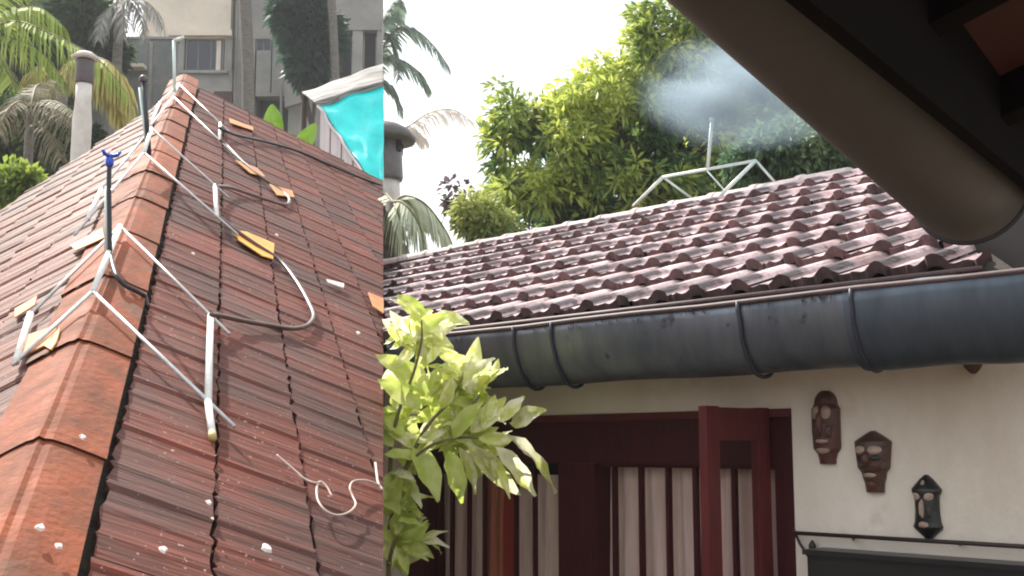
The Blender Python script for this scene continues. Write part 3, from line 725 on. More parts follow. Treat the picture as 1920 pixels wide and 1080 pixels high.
def frond(rachis, ln, parent, col0, col1, rd, nl=34, hang=.8, w=.035, plane=None, rr=.012, name='frond'):
    pts = spline(rachis, 8); L = Leaves(); k = len(pts)
    for i in range(nl):
        f_ = .10 + .9 * i / nl; q = f_ * (k - 1); i0 = min(k - 2, int(q)); p = pts[i0].lerp(pts[i0 + 1], q - i0)
        t = (pts[i0 + 1] - pts[i0]).normalized(); sd_ = t.cross(UP)
        sd_ = sd_.normalized() if sd_.length > 1e-4 else Vector((1, 0, 0))
        l_ = ln * math.sin(PI * (.12 + .82 * f_)) ** .7
        for sg in (-1, 1):
            h = hang * rd.uniform(.75, 1.25)
            d1 = (sd_ * sg * max(.1, 1 - h * .6) + t * .55 + UP * (.15 - h * .5)).normalized()
            d2 = (d1 + UP * -1.1 * h + t * .1).normalized()
            p1 = p + d1 * l_ * .45; p2 = p1 + d2 * l_ * .4; p3 = p2 + (d2 + UP * -.5 * h).normalized() * l_ * .25
            L.strip([p, p1, p2, p3], w * rd.uniform(.7, 1.2), t, mixc(col0, col1, rd.random()))
    o = L.build(name, M['frond'], parent)
    MB().tube(pts, [rr * (1 - .75 * i / (k - 1)) for i in range(k)], 6).build('midrib', M['stem'], o, True)
    return o
def palm(label, hub, fronds, seed, col0, col1, ln, hang, w, trunk_r=.13, lean=(0, 0), rr=.02, nl=34, mtr='bark'):
    rd = random.Random(seed); base = Vector((hub.x + lean[0], hub.y + lean[1], 0))
    e = empty('palm_tree', base, label, 'palm tree')
    MB().tube(spline([base, base.lerp(hub, .5) + Vector((lean[0] * -.2, 0, 0)), hub], 6), [trunk_r * (1.25 - .35 * i / 12) for i in range(13)], 12).build('trunk', M[mtr], e, True)
    for fr in fronds:
        tip = fr[-1]; frond([hub] + list(fr), ln, e, col0, col1, rd, nl, hang, w, rr=rr)
    return e

GREEN0, GREEN1 = (.10, .20, .03), (.26, .36, .05)
DRY0, DRY1 = (.36, .30, .14), (.50, .46, .20)
# big green coconut palm at the far left
D = 22.0; hub = P(-30, 60, D)
palm('green coconut palm at the top left with a long arching frond', hub,
     [[P(20, 22, D), P(75, 15, D - .3), P(115, 45, D - .5)], [P(15, 70, D - .4), P(70, 92, D - .9), P(120, 150, D - 1.2)],
      [P(30, 40, D - .6), P(110, 70, D - 1.2), P(185, 112, D - 1.6), P(240, 178, D - 1.8)], [P(0, 110, D - .5), P(30, 170, D - 1), P(45, 235, D - 1)],
      [P(-60, 10, D), P(-110, 20, D), P(-150, 90, D)], [P(-20, -20, D + .5), P(20, -55, D + 1), P(70, -60, D + 1.2)], [P(-60, 90, D - .4), P(-80, 140, D - .6), P(-90, 210, D - .7)]],
     3, (.20, .30, .04), (.42, .48, .10), .85, .95, .062, nl=44)
# yellow drying frond hanging right of the vent pipe
D = 21.0; hub = P(120, 96, D + 1)
palm('dry yellow palm crown hanging beside the cream vent pipe', P(118, 150, 25.90),
     [[P(140, 108, 23.10), P(185, 108, 21.00), P(225, 135, 20.44), P(252, 200, 20.30)], [P(140, 115, 22.40), P(180, 122, 21.00), P(210, 160, 20.72), P(225, 215, 20.58)], [P(135, 110, 22.6), P(170, 110, 21.2), P(205, 130, 20.8), P(238, 208, 20.6)], [P(95, 120, 23.80), P(70, 125, 22.40), P(45, 165, 21.84)]],
     5, (.46, .40, .12), (.62, .56, .20), .95, 1.3, .11, nl=80)
# lower brown palm
palm('grey trunked palm with brown drooping fronds at the left roof edge', P(58, 205, 18.20),
     [[P(85, 200, 17.78), P(120, 222, 17.22), P(148, 268, 16.80)], [P(80, 190, 17.78), P(115, 195, 17.22), P(150, 225, 16.80)], [P(70, 225, 17.50), P(95, 255, 17.08), P(115, 300, 16.80)], [P(40, 190, 17.78), P(15, 205, 17.22), P(-5, 250, 16.80)], [P(62, 180, 18.48), P(70, 160, 19.04), P(95, 150, 19.60)]],
     8, (.10, .09, .05), (.26, .22, .13), .60, .8, .040, trunk_r=.075, nl=34)
# pale grey frond crown in front of the dark wall
palm('pale grey palm crown high in front of the dark wall', P(225, 0, 30.80),
     [[P(205, 15, 30.38), P(190, 40, 29.96), P(185, 75, 29.68)], [P(230, 12, 30.24), P(232, 35, 29.82), P(232, 70, 29.68)], [P(245, 5, 30.38), P(262, 30, 29.96), P(272, 72, 29.68)], [P(250, -5, 30.38), P(285, 12, 29.96), P(305, 55, 29.68)]],
     9, (.20, .20, .18), (.36, .35, .32), .70, .9, .07, nl=34)
# bare palm trunks in front of the building
for (x0, x1, D, w, lab) in ((455, 466, 34, .17, 'slender grey palm trunk left of the small window of the building'), (617, 630, 35, .125, 'thinner grey palm trunk in front of the verandah column')):
    b = P(x1, 260, D); t_ = P(x0, -90, D); e = empty('palm_tree', Vector((b.x, b.y, 0)), lab, 'palm tree', 'bare palm trunks before the building')
    MB().tube(spline([Vector((b.x, b.y, 0)), b, t_], 8), w, 12).build('trunk', M['bark'], e, True)
    rd = random.Random(int(x0))
    for k in range(7):
        a = 2 * PI * k / 7; dv = Vector((math.cos(a), math.sin(a), 0)); frond([t_, t_ + dv * .8 + UP * .5, t_ + dv * 1.7 + UP * .3, t_ + dv * 2.4 - UP * .6], .6, e, GREEN0, GREEN1, rd, 22, .8, .05)
# dark trees by the building
DG0, DG1 = (.018, .05, .022), (.05, .11, .035)
tree('shade_tree', 'dark green tree in front of the verandah recess', [(588, 62, 42, 38, 0), (578, 112, 34, 34, -.2), (568, 20, 40, 30, 0), (556, 80, 22, 34, 0), (545, 20, 22, 26, .2)], 36.0, (585, 240), 300, 26, .40, .17, (.075, .14, .09), (.02, .05, .035), 31, .4, trunk_r=.10)
tree('shade_tree', 'olive green tree filling the top left corner behind the coconut palm', [(60, 70, 90, 70, 0), (-20, 110, 80, 80, 0), (80, 150, 80, 60, 0), (20, 20, 80, 50, .3)], 33.0, (50, 240), 330, 26, .36, .14, (.20, .24, .08), (.05, .08, .035), 38, .4, trunk_r=.10)
tree('shade_tree', 'dark green tree at the top left behind the pale palm', [(150, 40, 60, 50, 0), (110, 90, 50, 45, 0), (190, 95, 40, 30, .3)], 31.0, (150, 240), 300, 26, .34, .13, (.06, .10, .04), (.02, .045, .025), 33, .4, trunk_r=.10)
tree('shade_tree', 'low dark green tree behind the brown palm at the left edge', [(70, 265, 80, 60, 0), (0, 240, 60, 70, .3), (130, 260, 45, 40, .2)], 20.5, (60, 330), 300, 26, .21, .085, (.10, .15, .04), (.025, .05, .025), 35, .35, trunk_r=.06)
tree('garden_bush', 'sunlit bright green bush at the left edge beyond the roof', [(42, 350, 30, 24, 0), (8, 340, 34, 34, 0)], 13.4, (30, 420), 110, 22, .15, .06, (.26, .34, .06), (.06, .12, .03), 36, .6, trunk_r=.03)
# teal sheet glimpsed at the far left
a = P(-40, 290, 24.5); b = P(42, 195, 24.5)
MBt = MB().box(Vector((a.x, a.y, 0)), Vector((b.x - a.x, 0, 0)), Vector((0, .03, 0)), Vector((0, 0, b.z)))
tag(MBt.build('tarpaulin_screen', mat('deep teal sheet', (.01, .16, .17), (.01, .10, .11), rough=.6, scale=3)), 'deep teal sheet screen half hidden behind palms at the left edge', 'screen')

# banana leaves beyond the far rake
def broad_leaf(name, m, parent, base, tip, width, bend, seed=0, fold=.25, n=12):
    rd = random.Random(seed); d = tip - base; ln = d.length; d.normalize(); sd_ = d.cross(CF).normalized(); nn = sd_.cross(d).normalized()
    if nn.dot(CF) > 0: nn = -nn
    vs = []; fs = []
    for i in range(n + 1):
        f_ = i / n; w = width * .5 * (math.sin(PI * min(1, (f_ * .93 + .05))) ** .75); c = base + d * ln * f_ + nn * bend * ln * math.sin(PI * f_) 
        for j in (-1, -.5, 0, .5, 1): vs.append(c + sd_ * w * j * (1 + rd.uniform(-.04, .04)) + nn * w * fold * abs(j) + nn * w * .06 * math.sin(i * 2.1 + j * 3))
    for i in range(n):
        for j in range(4): q = i * 5 + j; fs.append((q, q + 1, q + 6, q + 5))
    K = len(vs); vs += [v - nn * .003 for v in vs]
    fs += [tuple(x + K for x in reversed(f_)) for f_ in fs]
    return link(name, mesh(vs, fs, name, True), m, parent)
e = empty('banana_plant', Vector((P(545, 330, 14.6).x, P(545, 330, 14.6).y, 0)), 'banana plant with bright green leaves poking over the far roof edge', 'plant')
D = 14.6
bs = P(545, 330, D)
MB().tube([Vector((bs.x, bs.y, 0)), bs], [.12, .07]).build('stem', M['stem'], e, True)
broad_leaf('leaf', M['banana'], e, P(520, 275, D), P(510, 196, D), .25, .08, 1)
broad_leaf('leaf', M['banana'], e, P(556, 300, D), P(592, 232, D - .1), .22, .10, 2)
broad_leaf('leaf', M['banana'], e, P(560, 300, D), P(540, 248, D + .1), .18, .05, 3)
for q in ((520, 275), (556, 300), (560, 300)): MB().tube([bs, P(*q, D)], .018).build('leaf_stalk', M['stem'], e, True)

# ================================================================ RIGHT: the white house
wd = Vector((-2015.0, 2200 * math.cos(PITCH) + 300 * math.sin(PITCH), 0)).normalized()     # along the wall, to the far left
nw = Vector((-wd.y, wd.x, 0));  nw = nw if nw.y < 0 else -nw                               # out of the wall, towards us
W0 = P(1490, 850, 5.0)
def wp(x, y, off=0.0): return hit(x, y, W0 + nw * off, nw)
def ac(p): return (p - W0).dot(wd)
def wpt(a, z, off): q = W0 + wd * a + nw * off; return Vector((q.x, q.y, z))
house = empty('white_house', wpt(.8, 0, 0), 'cream plastered house with weathered pink tiled roof, zinc gutter and maroon window', 'house')
def wbox(name, m, parent, a0, a1, z0, z1, o0, o1):
    a0, a1 = min(a0, a1), max(a0, a1)
    return MB().box(wpt(a0, z0, o0), wd * (a1 - a0), nw * (o1 - o0), UP * (z1 - z0)).build(name, m, parent)
aR = ac(wp(1488, 900)); aLf = ac(wp(765, 900)); zT = wp(1300, 771).z; zWT = 2.52
aEnd = ac(wp(719.5, 900)); aFarR = -2.2
wbox('wall', M['plaster'], house, aFarR, aR, 0, zWT, -.22, 0)
wbox('wall', M['plaster'], house, aR, aEnd, zT, zWT, -.22, 0)
wbox('wall', M['plaster'], house, aLf, aEnd, 0, zT, -.22, 0)
wbox('wall', M['plaster'], house, aR, aLf, 0, .75, -.22, -.002)
wbox('inner_wall', M['interior'], house, aFarR, aEnd, 0, zWT, -1.6, -1.5)
wbox('inner_wall', M['interior'], house, aEnd - .1, aEnd, 0, zWT, -1.5, -.22)
wbox('inner_wall', M['interior'], house, aFarR, aFarR + .1, 0, zWT, -1.5, -.22)
# window frame
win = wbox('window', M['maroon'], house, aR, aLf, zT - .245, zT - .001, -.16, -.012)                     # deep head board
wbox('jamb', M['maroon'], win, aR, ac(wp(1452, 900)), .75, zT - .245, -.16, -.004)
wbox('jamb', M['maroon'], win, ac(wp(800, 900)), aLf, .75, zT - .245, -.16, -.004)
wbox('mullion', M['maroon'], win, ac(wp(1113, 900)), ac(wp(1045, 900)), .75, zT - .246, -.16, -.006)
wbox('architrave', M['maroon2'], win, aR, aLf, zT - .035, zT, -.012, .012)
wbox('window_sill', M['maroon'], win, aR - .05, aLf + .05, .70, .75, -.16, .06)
for px in (1428, 1378, 1305, 1254, 1203, 1153, 1003, 968, 909, 880, 848, 822):
    a = ac(wp(px, 950, -.06)); w = .011 if px > 1113 else .008
    wbox('bar', M['maroon'], win, a - w, a + w, .75, zT - .245, -.075, -.05)
wbox('crossbar', M['maroon'], win, ac(wp(1452, 900)), ac(wp(1113, 900)), zT - .262, zT - .244, -.09, -.04)
def curtain(px0, px1, ytop, m, label, off=-.115, folds=6, seed=0):
    a0, a1 = ac(wp(px0, 950, off)), ac(wp(px1, 950, off)); zt = wp((px0 + px1) / 2, ytop, off).z
    rd = random.Random(seed); n = folds * 8; vs = []; fs = []
    ph = rd.random() * 6
    for i in range(n + 1):
        f_ = i / n
        for j in range(5):
            z = zt + (.78 - zt) * j / 4; k = .35 + .65 * j / 4
            o = off + .022 * k * math.sin(f_ * folds * 2 * PI + ph) + .008 * math.sin(f_ * 37 + j)
            vs.append(wpt(a0 + (a1 - a0) * f_ + .006 * math.sin(j * 1.3 + f_ * 9), z, o - .02))
    for i in range(n):
        for j in range(4): q = i * 5 + j; fs.append((q, q + 5, q + 6, q + 1))
    K = len(vs); vs += [v - nw * .003 for v in vs]; fs += [tuple(x + K for x in reversed(f_)) for f_ in fs]
    o = link('curtain', mesh(vs, fs, 'curtain', True), m)
    return tag(o, label, 'curtain', 'curtains behind the window bars')
curtain(1112, 1310, 858, M['curtain'], 'pale pinkish curtain behind the bars left of the open shutter', seed=1, folds=7)
curtain(1316, 1452, 846, M['curtain'], 'pale pinkish curtain seen through the open glass shutter', seed=2, folds=4)
curtain(972, 1046, 890, M['curtain'], 'narrow dusky pink curtain left of the wide mullion', seed=3, folds=3)
curtain(944, 970, 890, M['curtain_r'], 'narrow deep red curtain between orange and pink ones', seed=4, folds=1)
curtain(905, 942, 890, M['curtain_o'], 'orange brown curtain beside the red one', seed=5, folds=2)
curtain(826, 902, 890, M['curtain'], 'dim pinkish brown curtain nearest the bush', seed=6, folds=4)
# open shutter: a glazed leaf standing out from the wall
hx = ac(wp(1449, 900)); sw = .385; zs1 = zT + .004; zs0 = .80
sh = empty('shutter', (0, 0, 0), None, None); bpy.data.objects.remove(sh)
def leafbox(name, m, parent, o0, o1, z0, z1, t0=0, t1=.045):
    # leaf stands out along nw, leaning a little to the far side
    dirv = (nw * 1.0 + wd * .10).normalized(); tv = dirv.cross(UP)
    if tv.dot(wd) < 0: tv = -tv
    b = wpt(hx, 0, .014)
    return MB().box(b + dirv * o0 + tv * t0 + UP * z0, dirv * (o1 - o0), tv * (t1 - t0), UP * (z1 - z0)).build(name, m, parent)
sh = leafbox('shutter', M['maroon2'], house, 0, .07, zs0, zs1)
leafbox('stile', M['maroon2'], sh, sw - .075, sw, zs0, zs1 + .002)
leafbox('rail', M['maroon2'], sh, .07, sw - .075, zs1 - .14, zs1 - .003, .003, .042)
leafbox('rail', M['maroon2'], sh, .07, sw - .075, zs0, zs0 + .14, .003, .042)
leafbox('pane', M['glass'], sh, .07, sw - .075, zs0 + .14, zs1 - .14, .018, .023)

# roof of the white house
OV = .50
zE = wp(1400, 560, OV).z + .004
E0 = wpt(0, zE, OV)
pitch = math.radians(22.6)
upS = (-nw * math.cos(pitch) + UP * math.sin(pitch)).normalized(); nS = upS.cross(wd); nS = nS if nS.z > 0 else -nS
Rg = hit(1500, 347, E0, nS); LS = (Rg - E0).dot(upS)
print('slope length', LS, 'eave z', zE, 'aEnd', aEnd)
H1 = hit(1848, 494, E0, nS); H2 = hit(1624, 316, E0, nS)
HN = (H2 - H1).cross(nS).normalized(); HN = HN if HN.dot(wd) < 0 else -HN
NC = 8; TL2 = LS / NC; TW2 = .205
profR = [(0, .0), (.07, .018), (.15, .030), (.25, .034), (.34, .028), (.42, .012), (.50, .002), (.58, -.002), (.66, .004), (.72, .006), (.78, .001), (.9, -.002), (1.02, .0)]
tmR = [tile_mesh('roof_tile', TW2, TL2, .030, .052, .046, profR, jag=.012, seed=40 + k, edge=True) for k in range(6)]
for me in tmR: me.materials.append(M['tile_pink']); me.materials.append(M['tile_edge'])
aS = max(ac(hit(719, 560, E0, nS)), ac(hit(719, 490, E0, nS))) + .1
SEAM_R = (EYE, -ray(717.8, 300).cross(ray(717.8, 1000)).normalized() if ray(717.8, 300).cross(ray(717.8, 1000)).x > 0 else ray(717.8, 300).cross(ray(717.8, 1000)).normalized())
nt = 0
for c in range(NC):
    u0 = LS - TL2 * (c + 1) ; 
    k0 = -9
    for k in range(k0, 24):
        a0 = k * TW2 + (c % 2) * TW2 * .12
        o = E0 + wd * a0 + upS * (u0 + TL2) - upS * 0
        pts = [o + wd * TW2 * i - upS * TL2 * j for i in (0, 1) for j in (0, 1)]
        if all((q - H1).dot(HN) > 0 for q in pts): continue
        if all((q - EYE).dot(SEAM_R[1]) > 0 for q in pts): continue
        X = wd; Y = -upS
        if X.cross(Y).dot(nS) < 0: X = -wd; o = o + wd * TW2
        mw = Matrix((X, Y, nS)).transposed().to_4x4(); mw.translation = o + nS * random.uniform(-.004, .007)
        mw = mw @ Matrix.Rotation(random.uniform(-.03, .03), 4, 'Z') @ Matrix.Rotation(random.uniform(-.022, .022), 4, 'Y')
        me, mw = clip(random.choice(tmR), mw, [(H1, HN), SEAM_R])
        if me is None or max(v.co.x for v in me.vertices) - min(v.co.x for v in me.vertices) < .045: continue
        link('roof_tile', me, None, house, mw); nt += 1
print('right tiles', nt)
# deck and hip end
aA, aB = aS, ac(H1)
aC = ac(H2)
def rp(a, u, h): return E0 + wd * (a - ac(E0)) + upS * u + nS * h
aES = ac(hit(719, 600, E0, nS)); aRS = ac(hit(719, 490, E0, nS))
q = [rp(aB - .16, 0.0, -.03), rp(aC - .16, LS, -.03), rp(aRS - .02, LS, -.03), rp(aES - .02, 0, -.03)]
MB().hexa([p - nS * .04 for p in q] + q).build('roof_deck', M['deck'], house)
back = 1.6
q = [rp(aC, LS, -.03), rp(aRS - .02, LS, -.03)]
q2 = [p - nw * back - UP * .7 for p in q]
MB().hexa([p - UP * .05 for p in (q[0], q[1], q2[1], q2[0])] + [q[0], q[1], q2[1], q2[0]]).build('roof_slope', M['tile_red'], house)
MB().box(wpt(-2.2, 2.49, -.9), wd * (ac(wp(1812, 470, .12)) + 2.2), nw * 1.02, UP * .95).build('parapet', M['brownwall'], house)
# limewashed ridge
k = 0; a = aC + .02
while a < aRS - .05:
    ln_ = min(.36, aRS - .02 - a); o = rp(a, LS + .015, .0)
    mbr = MB(); vs = []; fs = []; n = 8; 
    for (x, sc) in ((0, 1.0), (ln_ * .9, 1.06), (ln_ * .92, 1.18), (ln_ + .02, 1.18)):
        for j in range(n + 1):
            th = PI * j / n; vs.append(o + wd * x + nw * (math.cos(th) * .085 * sc) + UP * (math.sin(th) * .065 * sc - .015 + random.uniform(-.002, .002)))
    for i in range(3):
        for j in range(n): p_ = i * (n + 1) + j; fs.append((p_, p_ + 1, p_ + n + 2, p_ + n + 1))
    fs.append(tuple(range(n, -1, -1))); fs.append(tuple(3 * (n + 1) + j for j in range(n + 1)))
    link('ridge_tile', mesh(vs, fs, 'ridge_tile', False), M['ridge_pink'], house); a += .36
# gutter
GR = .150; GO = OV - .01
zG = zE - .040
def gut(a0, a1, R, name, m, parent, th0=-.05, th1=PI + .05, n=18, thick=.004):
    vs = []; fs = []; k = 14
    for i in range(k + 1):
        a = a0 + (a1 - a0) * i / k; dip = .004 * math.sin(i * 1.3)
        for RR in (R, R - thick):
            for j in range(n + 1):
                th = th0 + (th1 - th0) * j / n; vs.append(wpt(a, zG - math.sin(th) * RR * 1.75 + dip, GO + math.cos(th) * RR * .95))
    m_ = 2 * (n + 1)
    for i in range(k):
        for j in range(n):
            q = i * m_ + j; fs.append((q, q + 1, q + m_ + 1, q + m_))
            q += n + 1; fs.append((q, q + m_, q + m_ + 1, q + 1))
        for j in (0, n): q = i * m_ + j; fs.append((q, q + m_, q + m_ + n + 1, q + n + 1))
    return link(name, mesh(vs, fs, name, True), m, parent)
aJ = ac(wp(1648, 600, OV)); aG0 = ac(wp(719.5, 640, OV + .13)) - .03
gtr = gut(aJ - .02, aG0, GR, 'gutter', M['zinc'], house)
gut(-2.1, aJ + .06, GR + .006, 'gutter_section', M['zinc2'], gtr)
rim = MB().tube([wpt(-2.1 + (aG0 + 2.1) * i / 12, zG + .006 + .003 * math.sin(i * 1.9), GO + GR * .95) for i in range(13)], .011, 8).build('rim', M['rim'], gtr, True)
rim2 = MB().tube([wpt(-1.16, zG + .03, GO + GR * .8), wpt(aG0 - .03, zG + .03, GO + GR * .8)], .010, 6).build('lip_shade', M['rim'], gtr, True)  # dark tube standing in for the shadow line at the gutter lip
for px in (965, 1036, 1388, 1600):
    a = ac(wp(px, 600, OV + .13))
    RR = GR + .008; vs = []
    pts = [wpt(a + random.uniform(-.004, .004), zG - math.sin(th) * RR * 1.75, GO + math.cos(th) * RR * .95) for th in [(-.03 + (PI * .62) * j / 14) for j in range(15)]]
    MB().tube(pts, .0085, 6).build('strap', M['strap'], gtr, True)
# wet dead leaves caught under the gutter lip: too ragged to count
db = MB(); rd = random.Random(4)
for k in range(46):
    px = rd.choice([985, 1050, 1155, 1300, 1310, 1530, 1545, 880, 1100, 1210, 1430]) + rd.uniform(-25, 25)
    a = ac(wp(px, 600, OV + .13)); p = wpt(a, zG - rd.uniform(.0, .02), GO + GR * .95 + .008); ln_ = rd.uniform(.008, .035)
    db.add([p, p + wd * rd.uniform(.004, .010), p - UP * ln_ + wd * rd.uniform(-.006, .008), p + nw * .004], [(0, 1, 2), (0, 2, 3), (1, 2, 3)])
o = db.build('dead_leaves', M['debris']); tag(o, 'dead leaf scraps clinging under the gutter lip', kind='stuff')

# masks on the wall
def mask(label, cx, ytop, ybot, wpx, prof, feats, m):
    top = wp(cx, ytop); bot = wp(cx, ybot); H = top.z - bot.z; ca = ac(wp(cx, (ytop + ybot) / 2))
    hwm = abs(ac(wp(cx - wpx / 2, (ytop + ybot) / 2)) - ac(wp(cx + wpx / 2, (ytop + ybot) / 2))) / 2
    def interp(v):
        for (v0, w0), (v1, w1) in zip(prof, prof[1:]):
            if v0 <= v <= v1: return w0 + (w1 - w0) * (v - v0) / max(1e-6, v1 - v0)
        return prof[-1][1]
    nv, nu = 28, 10; vs = []; fs = []; dep = hwm * .85
    def sp(x, v, lift=0):
        w = max(.02, interp(v)); return wpt(ca + x * w * hwm, top.z - v * H, .006 + dep * math.sqrt(max(0, 1 - (x * .96) ** 2)) * (.55 + .45 * math.sin(PI * min(1, v * .9 + .08))) * (w ** .5) + lift)
    for i in range(nv + 1):
        for j in range(nu + 1): vs.append(sp(-1 + 2 * j / nu, i / nv))
    for i in range(nv):
        for j in range(nu): q = i * (nu + 1) + j; fs.append((q, q + 1, q + nu + 2, q + nu + 1))
    ring = [j for j in range(nu + 1)] + [i * (nu + 1) + nu for i in range(1, nv + 1)] + [nv * (nu + 1) + j for j in range(nu - 1, -1, -1)] + [i * (nu + 1) for i in range(nv - 1, 0, -1)]
    b = len(vs)
    for q in ring: a_ = ac(vs[q]); vs.append(wpt(a_, vs[q].z, -.002))
    for i in range(len(ring)): fs.append((ring[i], ring[(i + 1) % len(ring)], b + (i + 1) % len(ring), b + i))
    o = link('carved_mask', mesh(vs, fs, 'carved_mask', False), m)
    tag(o, label, 'mask', 'carved wooden masks on the cream wall')
    for (nm, x0, x1, v0, v1, lift, fm) in feats:
        nn_ = 6; fv = []; ff = []
        for i in range(nn_ + 1):
            for j in range(nn_ + 1):
                fx, fy = -1 + 2 * i / nn_, -1 + 2 * j / nn_
                rr = math.sqrt(max(0, 1 - .5 * fy * fy)), math.sqrt(max(0, 1 - .5 * fx * fx))
                x = (x0 + x1) / 2 + (x1 - x0) / 2 * fx * rr[0]; v = (v0 + v1) / 2 + (v1 - v0) / 2 * fy * rr[1]
                ed_ = max(abs(fx), abs(fy))
                fv.append(sp(x, v, lift * math.sqrt(max(0, 1 - ed_ ** 2.5)) - .0015))
        for i in range(nn_):
            for j in range(nn_): q = i * (nn_ + 1) + j; ff.append((q, q + 1, q + nn_ + 2, q + nn_ + 1))
        link(nm, mesh(fv, ff, nm, True), fm, o)
    return o
A_, B_, C_ = M['mask_a'], M['mask_b'], M['mask_c']
mask('tall narrow red brown mask with rounded top, highest of the masks', 1552, 733, 870, 50,
     [(0, .30), (.05, .62), (.12, .78), (.2, .82), (.24, 1.0), (.8, .96), (.84, .72), (.92, .60), (1, .56)],
     [('brow', -.7, -.08, .20, .40, .010, C_), ('brow', .08, .7, .20, .40, .010, C_), ('nose', -.24, .24, .26, .62, .022, B_), ('eye', -.68, -.22, .38, .46, .006, A_), ('eye', .22, .68, .38, .46, .006, A_), ('cheek', -.8, -.3, .46, .66, .008, B_), ('cheek', .3, .8, .46, .66, .008, B_),
      ('mouth', -.5, .5, .66, .72, .012, C_), ('chin', -.6, .6, .78, .86, .010, C_), ('cap', -.7, .7, .04, .17, .010, M['mask_a'])], B_)
mask('broad mask with peaked dark headdress, in the middle of the masks', 1641, 808, 923, 66,
     [(0, .10), (.06, .45), (.12, .75), (.17, 1.0), (.26, .96), (.62, .84), (.66, .66), (.80, .58), (.84, .52), (1, .48)],
     [('brow', -.8, -.06, .24, .38, .012, C_), ('brow', .06, .8, .24, .38, .012, C_), ('eye', -.8, -.2, .39, .49, .008, M['black']), ('eye', .2, .8, .39, .49, .008, M['black']), ('nose', -.22, .22, .32, .60, .024, B_), ('cheek', -.75, -.25, .50, .62, .010, B_), ('cheek', .25, .75, .50, .62, .010, B_),
      ('mouth', -.65, .65, .60, .66, .014, A_), ('lip', -.6, .6, .68, .76, .012, C_), ('chin', -.7, .7, .82, .97, .010, B_)], A_)
mask('small black mask with white eyes and pointed chin, lowest of the masks', 1741, 890, 1014, 54,
     [(0, .08), (.06, .40), (.14, .70), (.22, 1.0), (.27, .96), (.33, .80), (.55, .78), (.72, .86), (.80, 1.0), (.86, .72), (.94, .32), (1, .08)],
     [('eye', -.85, -.15, .27, .39, .012, C_), ('eye', .15, .85, .27, .39, .012, C_), ('nose', -.18, .18, .36, .66, .020, C_), ('mouth', -.4, .4, .70, .80, .012, C_), ('jewel', -.2, .2, .08, .16, .010, C_), ('cheek', -.7, -.3, .46, .66, .006, M['black']), ('cheek', .3, .7, .46, .66, .006, M['black'])], M['black'])
mask('dark mask mostly hidden by the gutter, only its slanted chin showing', 1824, 612, 701, 40,
     [(0, .5), (.3, 1.0), (.7, .9), (.85, .8), (.95, .45), (1, .15)], [('mouth', -.4, .4, .70, .78, .010, A_)], A_)
# rail and black cabinet at the bottom right
e = empty('hanging_rail', wpt(ac(wp(1700, 1010)), 1.5, 0), 'thin brown iron rail running across the wall below the masks', 'rail')
MB().tube([wpt(ac(wp(1487, 999, .05)), wp(1487, 999, .05).z, .05), wp(1900, 1023, .05) + wd * -.6], .0085, 8).build('rod', M['iron'], e, True)
MB().tube([wp(1487, 990, .03), wp(1500, 1020, .03), wp(1518, 1046, .02)], .006, 6).build('bracket', M['iron'], e, True)
MB().lathe(wp(1523, 1022, .03) - UP * .02, [(.004, 0), (.014, .008), (.016, .018), (.010, .03), (.003, .04)], 10).build('finial', M['iron'], e, True)
for px in (1600, 1800): MB().tube([wp(px, 1005 + (px - 1487) * .05, .0), wp(px, 1005 + (px - 1487) * .05, .05)], .006, 6).build('peg', M['iron'], e, True)
a0 = ac(wp(1508, 1040, .16)); zc = wp(1640, 1040, .16).z
cb = wbox('cabinet', M['black'], None, a0, -2.0, 0.0, zc - .02, .004, .14); tag(cb, 'black cabinet top edge against the wall at the bottom right', 'cabinet')
wbox('top_board', M['black'], cb, a0 + .01, -2.01, zc - .02, zc, .004, .16)

# sprinkler stand on the pink roof ridge
RV0 = rp(0, LS, 0)
def onr(x, y): return hit(x, y, RV0, nw)
def onf(x, y, h=.05): return hit(x, y, E0 + nS * h, nS)
b0, b1 = onr(1243, 332), onr(1417, 301)
e = empty('sprinkler_stand', b0, 'pale pipe stand on the pink roof ridge with a spraying pole', 'sprinkler stand')
G = M['pipe_pale']
MB().tube([b0, b1], .0115).build('top_bar', G, e, True)
for a, b in ((b0, onf(1188, 386)), (b1, onf(1345, 372))): MB().tube([a, b], .0125).build('leg', G, e, True)
for a, x, y in ((b0, 1268, 366), (b1, 1434, 346)):
    bk = onr(x, y) - nw * .18; MB().tube([a, bk], .0085).build('leg', G, e, True)
m0 = b0.lerp(b1, .48); MB().tube([m0, onr(1353, 358) - nw * .05], .006).build('brace', G, e, True)
p0 = b0.lerp(b1, .50); pt = onr(1335, 226)
MB().tube([p0, pt], .0125).build('riser', G, e, True)
MB().lathe(pt - UP * .01, [(.012, 0), (.02, .008), (.02, .022), (.008, .03)], 10).build('sprinkler_head', G, e, True)
# the cloud of fine spray: one soft volume
mc = onr(1405, 170); px_ = (mc - EYE).dot(CF) / FPX
bm = bmesh.new(); bmesh.ops.create_icosphere(bm, subdivisions=4, radius=1.0)
me = bm_mesh(bm, 'water_mist', True)
mo = link('water_mist', me, None, None, Matrix.Translation(mc) @ Matrix.Diagonal((235 * px_, 110 * px_, 125 * px_, 1)))
tag(mo, 'bluish cloud of fine water spray over the roof sprinkler', kind='stuff')
vm = bpy.data.materials.new('water spray'); vm.use_nodes = True; N = vm.node_tree.nodes; L = vm.node_tree.links; N.clear()
out = N.new('ShaderNodeOutputMaterial'); pv = N.new('ShaderNodeVolumePrincipled'); pv.inputs['Color'].default_value = (.66, .84, 1, 1); pv.inputs['Anisotropy'].default_value = .2
tc = N.new('ShaderNodeTexCoord'); gr = N.new('ShaderNodeVectorMath'); gr.operation = 'LENGTH'; L.new(tc.outputs['Object'], gr.inputs[0])
